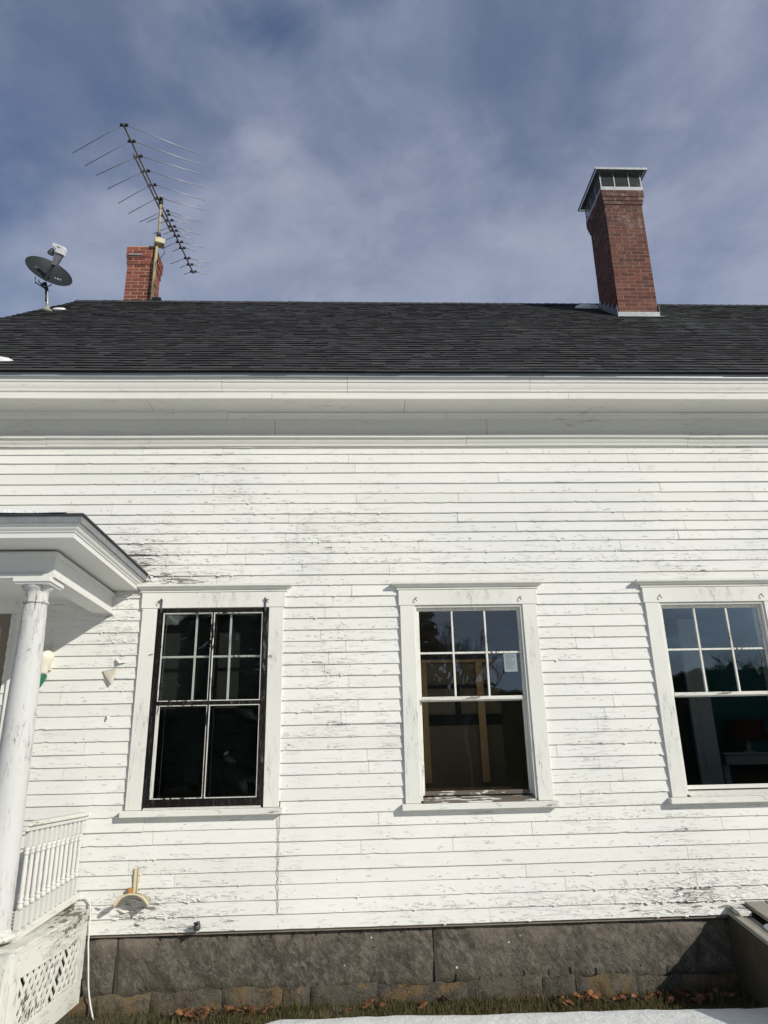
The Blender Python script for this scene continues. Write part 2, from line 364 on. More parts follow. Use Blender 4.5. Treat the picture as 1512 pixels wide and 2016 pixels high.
# ------------------------------------------------------------ dimensions
BZ = [4.239,4.178,4.094,4.002,3.903,3.809,3.721,3.627,3.546,3.458,3.374,3.276,3.186,3.092,3.005,2.909,2.821,2.731,2.635,2.546,2.455,2.361,2.27,2.177,2.085,1.993,1.901,1.806,1.715,1.624,1.536,1.44,1.355,1.266,1.169,1.078,.981,.885,.795,.697,.604,.508]
KS = 6.3/5.9; BZ = [1.689+(z-1.582)*KS for z in BZ]       # bottom edge of every clapboard, top down
WX0, WX1 = -4.95, 7.6                                    # ends of the wall
WINS = [dict(x0=-1.785, x1=-.580), dict(x0=.429, x1=1.630, rot=True), dict(x0=2.605, x1=3.810), dict(x0=4.781, x1=5.986)]  # the last one is out of view, added to light the teal room
DOOR = (-3.95, -2.84, .72, 2.99)                         # door opening + casing x0,x1,z0,z1
OPEN_Z0, OPEN_Z1 = 1.42, 3.005

def fbm(x, y, z, sc=1.0): return noise.fractal(Vector((x*sc, y*sc, z*sc)), 1.0, 2.0, 4)

house = empty('farmhouse', (0, 0, 0))
tag(house, 'old white clapboard farmhouse with peeling paint, dark shingle roof and granite foundation', 'house')

# ---- wear map: where the paint has gone most (metres on the wall)
HOT = [(-1.86, 3.40, .30, .20, .75), (-1.95, 2.60, .22, .33, .36), (-1.5, .66, .55, .16, .42), (1.0, .62, 1.2, .10, .22), (2.6, .66, .7, .14, .62),
       (-.2, 2.55, .45, .7, .16), (.0, 3.35, .8, .25, .14), (-1.2, 4.0, 1.4, .4, .13), (2.2, 3.4, 1.0, .25, .12), (-1.4, 3.24, .5, .08, .60), (2.1, 1.2, .7, .3, .12)]
def wear_at(x, z):
    w = 0.0
    for hx, hz, sx, sz, a in HOT: w += a*math.exp(-((x-hx)/sx)**2-((z-hz)/sz)**2)
    w += .16*max(0, noise.noise(Vector((x*.9, 3.1, z*1.1)))+.1)
    if z > 3.9: w -= .10
    return max(-.2, min(.95, w))

def clapboards():
    mb = MB(); r = random.Random(3); step = .03
    excl = [(w['x0']+.05, w['x1']-.05, OPEN_Z0-.03, OPEN_Z1+.05) for w in WINS] + [(DOOR[0]+.05, DOOR[1]-.05, .60, DOOR[3]-.05)]
    tops = [4.62] + BZ[:-1]
    for k, (zb, zt) in enumerate(zip(BZ, tops)):
        zt2 = zt+.012
        segs = [(WX0, WX1)]
        for a, b, c, d in excl:
            if zt > c and zb < d:
                new = []
                for s0, s1 in segs:
                    if b <= s0 or a >= s1: new.append((s0, s1)); continue
                    if a > s0: new.append((s0, a))
                    if b < s1: new.append((b, s1))
                segs = new
        for s0, s1 in segs:
            cuts = [s0]; x = s0+r.uniform(.1, 1.6)
            while x < s1-.25: cuts.append(x); x += r.choice((.9, 1.8, 2.6, 3.4, 4.2))*r.uniform(.8, 1.2)
            if 0.60 < zb < 1.37 and s0 < -.575 < s1:                                    # the straight seam under the black window
                cuts = [c for c in cuts if abs(c+.575) > .25]+[-.575+r.uniform(-.008, .008)]; cuts.sort()
            cuts.append(s1)
            for c0, c1 in zip(cuts[:-1], cuts[1:]):
                g = .0012; a, b = c0+g, c1-g; n = max(2, int((b-a)/step)); var = r.random()**1.6
                dz = r.uniform(-.0014, .0014); dy = r.uniform(-.0015, .002); th = r.uniform(.0145, .019)
                cup = r.uniform(0, .006) if r.random() < .25 else 0
                vs = []; ws = []
                for i in range(n+1):
                    u = i/n; x = a+(b-a)*u
                    j = .0013*noise.noise(Vector((x*5, zb*31, 1.7)))+.0007*noise.noise(Vector((x*40, zb*31, 5.7)))
                    if noise.noise(Vector((x*14, zb*17, 9.1))) > .55: j += .005
                    jy = -abs(.003*noise.noise(Vector((x*3, zb*13, 7.7)))) - cup*(max(0, abs(u-.5)*2-.7)/.3)**2
                    z0 = zb+dz+j; y0 = -th-dy+jy
                    zm = zb+(zt-zb)*.5; ym = -th*.62-dy+jy*.5+.0008*noise.noise(Vector((x*9, zb*5, 2)))
                    vs += [(x, -.002, z0+.001), (x, y0, z0), (x, ym, zm), (x, -.004-dy*.2, zt2)]
                    ws += [wear_at(x, z0)+.06, wear_at(x, z0)+.06, wear_at(x, zm), wear_at(x, zt)-.02]
                fs = []
                for i in range(n):
                    q = i*4; fs += [(q, q+4, q+5, q+1), (q+1, q+5, q+6, q+2), (q+2, q+6, q+7, q+3)]
                fs += [(0, 1, 2, 3), (n*4+3, n*4+2, n*4+1, n*4)]
                mb.add(vs, fs, var, ws)
    o = mb.build('clapboard_siding', M['siding'], house, recalc=False)
    # flip test: make normals face -y
    me = o.data
    if sum(p.normal.y for p in me.polygons) > 0:
        me.flip_normals()
    return o
clapboards()

def paint_chips():
    """curled flakes of paint standing off the boards, thickest where the wear map says"""
    mb = MB(); r = random.Random(11); n = 0; tries = 0
    while n < 4600 and tries < 160000:
        tries += 1
        x = r.uniform(-2.6, 4.3); z = r.uniform(.55, 4.5)
        w = wear_at(x, z)
        if r.random() > (max(0, w)**1.2)*1.5+.022: continue
        if any(a['x0']-.01 < x < a['x1']+.01 and 1.33 < z < 3.23 for a in WINS): continue
        # lower part of a board is where it lifts
        k = min(range(len(BZ)), key=lambda i: abs(BZ[i]-z)); zz = BZ[k]+abs(r.gauss(.0, .035))+.004
        h0 = (z_above(k)-BZ[k]); f = (zz-BZ[k])/h0
        if f > .95: continue
        y = -.017*(1-f)-.004*f-.0012
        L = r.uniform(.008, .05)*(1+w); H = r.uniform(.003, .011)*(1+w*1.2); curl = r.uniform(.001, .0045)*(1+w*1.2)
        up = r.random() < .6; tilt = r.uniform(-.12, .12); m = 5; vs = []
        for i in range(m+1):
            u = i/m; xx = x+(u-.5)*L; prof = math.sin(math.pi*min(1, max(0, u)))**.6*(1+.4*r.uniform(-1, 1))
            zc = zz+tilt*(u-.5)*L
            for j in range(3):
                v = j/2; vs.append((xx, y-curl*v*v*prof, zc+(H*v*prof if not up else -H*v*prof)))
        fs = [(i*3+j, i*3+j+1, (i+1)*3+j+1, (i+1)*3+j) for i in range(m) for j in range(2)]
        mb.add(vs, fs, r.random()*.4, -.5); n += 1
    o = mb.build('peeling_paint_flake', M['siding'], house, recalc=False)
    sol = o.modifiers.new('thick', 'SOLIDIFY'); sol.thickness = .0005
    o['kind'] = 'stuff'
def z_above(k): return BZ[k-1] if k > 0 else 4.62
paint_chips()
def nails():
    mb = MB(); r = random.Random(19)
    for k, zb in enumerate(BZ):
        x = -2.6+r.uniform(0, .1)
        while x < 4.2:
            xx = x+r.uniform(-.02, .02); z = zb+.018+r.uniform(-.003, .004); x += .405
            if any(a['x0']-.02 < xx < a['x1']+.02 and 1.33 < z < 3.23 for a in WINS) or r.random() < .35: continue
            q = .0024+r.random()*.0012; y = -.0195
            mb.add([(xx+q*math.cos(t*1.0472), y, z+q*math.sin(t*1.0472)) for t in range(6)]+[(xx+q*1.2*math.cos(t*1.0472), -.012, z+q*1.2*math.sin(t*1.0472)) for t in range(6)],
                   [tuple(range(6))]+[(t, t+6, (t+1) % 6+6, (t+1) % 6) for t in range(6)], r.random())
    o = mb.build('nail_head', M['nail'], house); o['kind'] = 'stuff'
nails()

def big_curls():
    """the few large curls of paint beside the black window"""
    for (cx, cz, L, H, out, rot, name) in ((-2.015, 2.50, .125, .13, .022, R(12), 'paint_curl'), (-1.93, 2.575, .10, .03, .035, R(-18), 'paint_curl'),
                                     (-1.90, .735, .09, .018, .016, R(3), 'paint_curl'), (-1.72, .705, .12, .020, .02, R(-6), 'paint_curl'), (-1.60, .62, .09, .016, .015, R(4), 'paint_curl'),
                                     (-1.99, 2.13, .03, .035, .02, R(5), 'paint_curl')):
        mb = MB(); m = 8; n = 6; vs = []; ws = []
        for i in range(m+1):
            u = i/m
            for j in range(n+1):
                v = j/n; wdt = math.sin(math.pi*(.12+.76*u))*(1-.55*v)
                lx = (u-.5)*L*(1-.55*v); lz = -H*v*(.6+.4*math.sin(math.pi*u)); ly = -.019-out*math.sin(v*math.pi*.62)*(.5+.5*math.sin(math.pi*u))
                lx += .006*noise.noise(Vector((u*4, v*4, cx*9))); ly += .003*noise.noise(Vector((u*5, v*5, cz*9)))
                X = cx+lx*math.cos(rot)-lz*math.sin(rot); Z = cz+lx*math.sin(rot)+lz*math.cos(rot)
                vs.append((X, ly, Z)); ws.append(-.5)
        fs = [(i*(n+1)+j, i*(n+1)+j+1, (i+1)*(n+1)+j+1, (i+1)*(n+1)+j) for i in range(m) for j in range(n)]
        mb.add(vs, fs, .5, ws, True); o = mb.build(name, M['curl'] if cz > 2.45 and H > .1 else M['siding'], house, recalc=False)
        s = o.modifiers.new('thick', 'SOLIDIFY'); s.thickness = .001
        if H > .1: o['label'] = 'large beige curl of loose paint left of the black window'
big_curls()

# ---- sheathing behind the boards, with the openings left free
def wall_shell():
    mb = MB(); xs = [WX0, DOOR[0]+.04, DOOR[1]-.04]
    y0, y1 = .002, .14
    spans = [(WX0, DOOR[0]+.12, None), (DOOR[0]+.12, DOOR[1]-.12, 'd')]
    prev = DOOR[1]-.12
    for w in WINS:
        spans.append((prev, w['x0']+.125, None)); spans.append((w['x0']+.125, w['x1']-.125, 'w')); prev = w['x1']-.125
    spans.append((prev, WX1, None))
    for a, b, t in spans:
        if t is None: mb.box(a, b, y0, y1, .52, 4.9)
        elif t == 'w': mb.box(a, b, y0, y1, .52, OPEN_Z0-.01); mb.box(a, b, y0, y1, OPEN_Z1-.01, 4.9)
        else: mb.box(a, b, y0, y1, 2.88, 4.9); mb.box(a, b, y0, y1, .52, .74)
    mb.build('wall_sheathing', M['shell'], house, recalc=True)
    g = MB()                                                         # gables, back wall
    g.box(WX0, WX0+.12, .16, 8.55, .52, 4.9); g.box(WX1-.12, WX1, .16, 8.55, .52, 4.9); g.box(WX0, WX1, 8.56, 8.68, .52, 4.9)
    for x in (WX0, WX1-.12):
        g.add([(x, .0, 4.9), (x, 8.6, 4.9), (x, 4.13, 8.85), (x+.12, .0, 4.9), (x+.12, 8.6, 4.9), (x+.12, 4.13, 8.85)], [(0,1,2), (3,5,4), (0,3,4,1), (1,4,5,2), (2,5,3,0)])
    g.build('gable_wall', M['cornice'], house)
wall_shell()

# ---- cornice: mouldings run the length of the eave
def cornice():
    ends = [((WX0-.02, 0, 0), (0, -1, 0)), ((WX1, 0, 0), (0, -1, 0))]
    def run(name, prof, m, step=.25, wob=.002):
        rr = random.Random(name); cuts = [WX0]; x = WX0+rr.uniform(.6, 2.4)
        while x < WX1-.8: cuts.append(x); x += rr.uniform(1.8, 3.9)
        if name == 'crown_moulding': cuts = [c for c in cuts if abs(c+.02) > .6]+[-.02]; cuts.sort()
        cuts.append(WX1); mb = MB()
        for a, b in zip(cuts[:-1], cuts[1:]):
            pa = []; n = max(2, int((b-a)/step)); g = .0016; oz = rr.uniform(-.0022, .0022); oy = rr.uniform(-.0010, .0010)
            for i in range(n+1):
                x = a+g+(b-a-2*g)*i/n; pa.append(((x, oy+wob*noise.noise(Vector((x*.8, 0, 3))), oz+wob*1.8*noise.noise(Vector((x*.7, 5, 1)))), (0, -1, 0)))
            mb.sweep(prof, pa, rr.random())
        return mb.build(name, m, house)
    run('frieze_board', [(.0, 4.53), (.024, 4.53), (.024, 4.87), (.0, 4.87)], M['cornice'])
    run('frieze_moulding', [(.025, 4.535), (.031, 4.535), (.036, 4.552), (.050, 4.570), (.060, 4.590), (.061, 4.598), (.082, 4.603), (.082, 4.628), (.025, 4.632)], M['cornice'])
    run('bed_moulding', [(.025, 4.815), (.034, 4.815), (.050, 4.838), (.075, 4.848), (.085, 4.856), (.025, 4.858)], M['cornice'])
    run('soffit', [(.0, 4.862), (.365, 4.848), (.365, 4.866), (.0, 4.880)], M['cornice'])
    run('fascia_board', [(.366, 4.842), (.388, 4.842), (.388, 4.900), (.366, 4.900)], M['cornice'])
    run('crown_moulding', [(.366, 4.902), (.389, 4.902), (.390, 4.908), (.398, 4.911), (.400, 4.918), (.400, 4.926), (.396, 4.929), (.400, 4.938), (.408, 4.955), (.413, 4.975), (.414, 4.992), (.424, 4.996), (.426, 5.010), (.430, 5.034), (.366, 5.034)], M['cornice'])
    run('drip_edge', [(.36, 5.036), (.444, 5.036), (.446, 5.030), (.449, 5.030), (.451, 5.068), (.36, 5.068)], M['drip'], wob=.003)
cornice()

# ---- roof
RT = .8648; EY, EZ = -.46, 5.073; RY = 4.13; RZ = EZ+RT*(RY-EY); CO = math.cos(math.atan(RT)); SI = math.sin(math.atan(RT))
def rake_x(y): return -4.50-(RY-y)*.163
NV = Vector((0, -SI, CO))
def roof_pt(x, s, h=0.0):
    """x along the eave, s metres up the slope, h above it"""
    sag = -.02*math.sin(max(0, min(1, s/6))*math.pi)+.012*noise.noise(Vector((x*.5, s*.6, 2)))
    return Vector((x, EY+s*CO, EZ+s*SI))+NV*(h+sag)
def roof():
    mb = MB(); r = random.Random(5); LEN = (RY-EY)/CO; ex = .143; n = int(LEN/ex)+1
    for k in range(n):
        s0 = k*ex-.02; s1 = min(LEN, s0+ex+.02); lift = r.uniform(.0, .0015)
        x = rake_x(EY+s0*CO)+r.uniform(-.012, .012)
        while x < WX1+.25:
            w = r.choice((.06, .09, .12, .16, .22))*r.uniform(.8, 1.2) if k else .333
            tab = r.random() < .5 or k == 0
            t0 = .015 if tab else .010; t0 += lift; t0 += r.uniform(-.0008, .0012); sb = s0+(r.uniform(-.003, .003) if tab else .004)
            a = roof_pt(x, sb, t0); b = roof_pt(x+w, sb, t0); c = roof_pt(x+w, s1, .003); d = roof_pt(x, s1, .003)
            a0 = roof_pt(x, sb, 0); b0 = roof_pt(x+w, sb, 0)
            vr = min(1, max(0, r.gauss(.45, .26)+(.1 if tab else -.1)))
            mb.add([a, b, c, d], [(0, 1, 2, 3)], vr); mb.add([a, b, a0, b0, c, d], [(2, 3, 1, 0), (2, 0, 5), (3, 4, 1)], vr, 1.0)
            x += w+(.0035 if k == 0 else .001)
    # ridge caps
    x = rake_x(RY)
    while x < WX1+.2:
        p = Vector((x, RY, RZ)); h = .022+r.uniform(0, .004); w = .13
        q = [p+Vector((0, -w*CO, -w*SI+.02)), p+Vector((0, 0, h+.012)), p+Vector((0, w*CO, -w*SI+.02)), p+Vector((.3, -w*CO, -w*SI+.008)), p+Vector((.3, 0, h)), p+Vector((.3, w*CO, -w*SI+.008))]
        mb.add(q, [(0, 3, 4, 1), (1, 4, 5, 2), (0, 1, 2)], r.uniform(.2, .7)); x += .145
    mb.build('shingle_roof', M['shingle'], house, recalc=False)
    b = MB(); Lx0, Lx1 = rake_x(EY), rake_x(RY)
    b.add([(Lx0+.02, EY+.03, EZ-.02), (WX1+.2, EY+.03, EZ-.02), (WX1+.2, RY, RZ-.02), (Lx1+.02, RY, RZ-.02),
           (Lx0+.02, EY+.05, EZ-.05), (WX1+.2, EY+.05, EZ-.05), (WX1+.2, RY, RZ-.06), (Lx1+.02, RY, RZ-.06)],
          [(0,1,2,3), (7,6,5,4), (0,4,5,1), (1,5,6,2), (2,6,7,3), (3,7,4,0)])
    yb = 2*RY-EY
    b.add([(Lx1, RY+.002, RZ-.01), (WX1+.2, RY+.002, RZ-.01), (WX1+.2, yb, EZ), (Lx0, yb, EZ), (Lx1, RY+.002, RZ-.06), (WX1+.2, RY+.002, RZ-.06), (WX1+.2, yb, EZ-.05), (Lx0, yb, EZ-.05)],
          [(0,1,2,3), (7,6,5,4), (0,4,5,1), (1,5,6,2), (2,6,7,3), (3,7,4,0)])
    b.build('roof_deck', M['shell'], house)
roof()

# ---- foundation: split granite blocks on a rubble footing
def foundation():
    mb = MB(); joints = [WX0, -3.4, -1.765, .625, 3.0, 5.2, WX1]
    for a, b in zip(joints[:-1], joints[1:]):
        a += .006; b -= .006; nx = int((b-a)/.035); nz = 12; vs = []; z0, z1 = .125, .515
        for j in range(nz+1):
            for i in range(nx+1):
                u = i/nx; v = j/nz; x = a+(b-a)*u; zq = z0+.045*noise.noise(Vector((x*3.1, 4, 0)))+.015*noise.noise(Vector((x*13, 4, 0))); z = zq+(z1-zq)*v
                e = min(u*(b-a), (1-u)*(b-a), v*.4, (1-v)*.4)
                y = .050-.020*min(1, e/.03)-.024*fbm(x, 2, z, 3.0)-.009*fbm(x+z*.8, 7, z*.6, 12)
                vs.append((x, y, z))
        fs = [(j*(nx+1)+i, j*(nx+1)+i+1, (j+1)*(nx+1)+i+1, (j+1)*(nx+1)+i) for j in range(nz) for i in range(nx)]
        mb.add(vs, fs, rnd.random(), 0, True)
        mb.box(a, b, .06, .5, z0, z1)
    fnd = mb.build('foundation', M['granite'], house, recalc=False)
    mo = MB(); mo.box(WX0, WX1, .052, .40, -.3, .505)
    for x in joints[1:-1]:
        mo.box(x-.0052, x+.0052, .034+.004*(x % 1), .06, .12, .50)
    mo.build('mortar_joint', M['rubble_mortar'], fnd)
    # rubble stones with drill notches above
    rb = MB(); r = random.Random(8); x = -3.2
    while x < 4.6:
        w = r.uniform(.16, .75); h = r.uniform(.135, .175)
        n = max(5, int(w/.03)); vs = []
        cy = r.uniform(-.004, .020)
        for j in range(5):
            for i in range(n+1):
                u = i/n; v = j/4; e = min(u, 1-u)*2; e2 = min(v, 1-v)*2
                vs.append((x+w*u, cy+.015-.018*min(1, e*6)*min(1, e2*3+.3)-.022*fbm(x+w*u, 3, v*h+5, 7), -.02+(h+.02)*v+.03*v*noise.noise(Vector(((x+u*w)*7, 1, 3)))+.015*v*noise.noise(Vector(((x+u*w)*23, 1, 3)))))
        rb.add(vs, [(j*(n+1)+i, j*(n+1)+i+1, (j+1)*(n+1)+i+1, (j+1)*(n+1)+i) for j in range(4) for i in range(n)], r.random(), 0, True)
        x += w+r.uniform(-.004, .004)
    rb.build('rubble_footing', M['rubble'], fnd, recalc=False)
    for x in (.78, .95, 1.12, 1.30, 1.49, 1.66, 1.85, 2.03, 2.2, 2.4):
        fy = .030-.024*fbm(x, 2, .15, 3.0)-.009*fbm(x+.12, 7, .09, 12); zc = .150+r.uniform(0, .02); nt = MB(); nt.box(x-.0055, x+.0055, fy-.0025, fy+.02, zc, zc+.045); nt.build('drill_notch', M['black_plastic'], fnd)
    for x in (-1.45, -.95, -.62, -.45, -.28, -.1, .06, .21, .37, .52):
        fy = .030-.024*fbm(x, 2, .49, 3.0)-.009*fbm(x+.39, 7, .29, 12); nt = MB(); nt.box(x-.0045, x+.0045, fy-.002, fy+.02, .480, .506); nt.build('drill_notch', M['black_plastic'], fnd)
foundation()

# ---- windows
def frame(mb, x0, x1, z0, z1, y0, y1, wl, wr, wb, wt, var=.5):
    """rectangular frame, butted so that no faces share a plane"""
    mb.box(x0, x0+wl, y0, y1, z0, z1, var); mb.box(x1-wr, x1, y0, y1, z0, z1, var)
    mb.box(x0+wl, x1-wr, y0+.001, y1-.001, z0, z0+wb, var); mb.box(x0+wl, x1-wr, y0+.001, y1-.001, z1-wt, z1, var)
def window(w, storm=False):
    x0, x1 = w['x0'], w['x1']; jw = .125; ox0, ox1 = x0+jw, x1-jw
    win = empty('window', ((x0+x1)/2, 0, OPEN_Z0), house)
    def sub(mb, name, m, bevel=0.0):
        mb.v = [(v[0]-win.location.x, v[1], v[2]-win.location.z) for v in mb.v]
        o = mb.build(name, m, win, bevel=bevel); return o
    c = MB(); c.box(x0, ox0, -.034, .002, 1.402, 3.010, .3); c.box(ox1, x1, -.034, .002, 1.402, 3.010, .6)
    c.box(x0-.012, x1+.012, -.038, .002, 3.012, 3.148, .4)
    sub(c, 'casing', M['trim_v'], .002)
    j = MB(); j.box(ox0+.0005, ox0+.018, -.02, .15, OPEN_Z0, 3.009); j.box(ox1-.018, ox1-.0005, -.02, .15, OPEN_Z0, 3.009); j.box(ox0+.019, ox1-.019, -.02, .15, 2.994, 3.009)
    sub(j, 'jamb', M['trim_v'])
    h = MB(); xx0, xx1 = x0-.012, x1+.012
    prof = [(.0, 3.150), (.044, 3.150), (.044, 3.161), (.036, 3.163), (.042, 3.170), (.058, 3.178), (.064, 3.182), (.064, 3.188), (.074, 3.190), (.086, 3.194), (.086, 3.212), (.0, 3.222)]
    path = [((xx0, 0, 0), (-1, 0, 0)), ((xx0, -.0, 0), (-1, -1, 0)), ((xx1, -.0, 0), (1, -1, 0)), ((xx1, 0, 0), (1, 0, 0))]
    prof2 = [(p[0] if i not in (0, len(prof)-1) else .0, p[1]) for i, p in enumerate(prof)]
    h.sweep([(max(.0, a), z) for a, z in prof2], [((xx0+.03, .0, 0), (-1, 0, 0)), ((xx0+.03, .0, 0), (-1, -1, 0)), ((xx1-.03, .0, 0), (1, -1, 0)), ((xx1-.03, .0, 0), (1, 0, 0))])
    sub(h, 'head_cornice', M['trim_h'])
    s = MB(); s.box(x0-.03, x1+.03, -.074, .01, 1.352, 1.400, .5, .1)
    sub(s, 'sill', M['trim_h'] if not w.get('rot') else M['trim_h'], .003)
    sl = MB(); sl.add([(ox0+.019, -.06, 1.402), (ox1-.019, -.06, 1.402), (ox1-.019, .149, 1.402), (ox0+.019, .149, 1.402), (ox0+.019, -.06, 1.410), (ox1-.019, -.06, 1.410), (ox1-.019, .149, 1.462), (ox0+.019, .149, 1.462)],
                   [(0,3,2,1), (4,5,6,7), (0,1,5,4), (1,2,6,5), (2,3,7,6), (3,0,4,7)])
    sub(sl, 'sloping_sill', M['rot_sill'] if w.get('rot') else M['deck_paint'])
    a0, a1 = ox0+.019, ox1-.019
    # upper sash, three by two lights
    zt, zm = 2.993, 2.205; u = MB(); y0, y1 = .018, .052
    sw = .022
    u.box(a0, a0+sw, y0, y1, zm+.008, zt); u.box(a1-sw, a1, y0, y1, zm+.008, zt); u.box(a0+sw, a1-sw, y0+.001, y1-.001, zt-.024, zt)
    mr = MB(); mr.box(a0-.004, a1+.004, y0-.006, y1-.002, zm+.002, zm+.0078); mr.box(a0+sw+.0002, a1-sw-.0002, y0-.004, y1-.001, zm+.008, zm+.030); sub(mr, 'meeting_rail', M['ledge'], .0015)
    gx0, gx1, gz0, gz1 = a0+sw, a1-sw, zm+.030, zt-.024; W3 = (gx1-gx0)/3
    for k in (1, 2): u.box(gx0+W3*k-.008, gx0+W3*k+.008, y0+.003, y1-.004, gz0, gz1)
    zc = (gz0+gz1)/2
    for k in range(3): u.box(gx0+W3*k+(.009 if k else 0), gx0+W3*(k+1)-(.009 if k < 2 else 0), y0+.004, y1-.005, zc-.008, zc+.008)
    sub(u, 'upper_sash', M['muntin'], .0015)
    for k in range(3):
        for (q0, q1) in ((gz0, zc-.008), (zc+.008, gz1)):
            a = gx0+W3*k+(.008 if k else 0); b = gx0+W3*(k+1)-(.008 if k < 2 else 0); t1, t2 = rnd.uniform(-.002, .002), rnd.uniform(-.002, .002)
            g = MB(); yy = .034
            g.add([(a, yy+t1, q0), (b, yy-t1, q0), (b, yy-t1+t2, q1), (a, yy+t1+t2, q1)], [(0, 1, 2, 3)])
            sub(g, 'pane', M['glass'])
    # lower sash, one light
    lo = MB(); y0, y1 = .060, .094
    zb = 1.455; lo.box(a0, a0+.024, y0, y1, zb, 2.235); lo.box(a1-.024, a1, y0, y1, zb, 2.235); lo.box(a0+.024, a1-.024, y0+.001, y1-.001, 2.200, 2.235)
    sub(lo, 'lower_sash', M['muntin'], .0015)
    lb = MB(); lb.box(a0+.0242, a1-.0242, y0-.002, y1-.001, zb, 1.487); sub(lb, 'bottom_rail', M['rot_sill'] if w.get('rot') else M['trim_h'], .0015)
    g = MB(); g.add([(a0+.024, .077, 1.487), (a1-.024, .078, 1.487), (a1-.024, .077, 2.200), (a0+.024, .076, 2.200)], [(0, 1, 2, 3)]); sub(g, 'pane', M['glass'])
    # hooks for the storm sash
    hk = MB()
    for hx in (ox0+.01, ox1-.02):
        hk = MB(); hk.tube([(hx+.012, -.0385, 3.078), (hx+.004, -.046, 3.074), (hx, -.056, 3.066), (hx+.002, -.060, 3.054), (hx+.012, -.054, 3.046)], .0042, 6)
        sub(hk, 'storm_hook', M['iron'])
    if storm:
        win['label'] = 'window with a black two-over-two storm sash'
        st = MB(); b0, b1 = ox0+.004, ox1-.004; z0, z1 = 1.404, 3.006; y0, y1 = -.030, -.006
        frame(st, b0, b1, z0, z1, y0, y1, .052, .050, .075, .034)
        st.box(b0+.052, b1-.050, y0+.002, y1-.002, 2.200, 2.232)
        sub(st, 'storm_sash', M['black_sash'], .0015)
        bd = MB(); c0, c1 = b0+.052, b1-.050; cx = (c0+c1)/2
        for (q0, q1) in ((1.479, 2.200), (2.232, 2.972)):
            for (p0, p1) in ((c0, cx-.006), (cx+.006, c1)): frame(bd, p0, p1, q0, q1, y0+.004, y1-.004, .007, .007, .007, .007)
        bd.box(c0+.008, c0+.026, y0+.006, y1-.005, 1.487, 2.192); sub(bd, 'glazing_bead', M['bead'])
        mt = MB(); mt.box(cx-.0055, cx+.0055, y0+.001, y1-.003, 1.479, 2.1995); mt.box(cx-.0055, cx+.0055, y0+.001, y1-.003, 2.2325, 2.972); sub(mt, 'storm_mullion', M['black_sash'])
        for (q0, q1) in ((1.486, 2.193), (2.239, 2.965)):
            for (p0, p1) in ((c0+(.027 if q0 < 2 else .007), cx-.013), (cx+.013, c1-.007)):
                g = MB(); g.add([(p0, -.018, q0), (p1, -.0185, q0), (p1, -.018, q1), (p0, -.0175, q1)], [(0, 1, 2, 3)]); sub(g, 'storm_pane', M['glass_storm'])
        for hx in (b0+.03, b1-.03):
            hg = MB(); hg.tube([(hx, -.034, 2.97), (hx, -.043, 3.02), (hx, -.042, 3.055), (hx+.006, -.055, 3.075), (hx-.004, -.05, 3.088)], .008, 6); sub(hg, 'storm_hanger', M['iron'])
        hg = MB(); hg.tube([(b0-.008, -.036, 2.62), (b0-.03, -.045, 2.615), (b0-.04, -.037, 2.615)], .003, 5)
        sub(hg, 'hook_and_eye', M['iron']); hg = MB(); hg.tube([(b1+.006, -.036, 2.58), (b1+.03, -.045, 2.60), (b1+.038, -.037, 2.59), (b1+.026, -.040, 2.575)], .003, 5)
        sub(hg, 'hook_and_eye', M['iron'])
    return win
w1 = window(WINS[0], True); w2 = window(WINS[1]); w3 = window(WINS[2]); w4 = window(WINS[3])
w2['label'] = 'middle window with a rotten peeling sill and bare framing inside'
w4['label'] = 'unseen window added beyond the bulkhead to let sun into the teal room'
w3['label'] = 'window with a teal room behind, nearest the bulkhead'

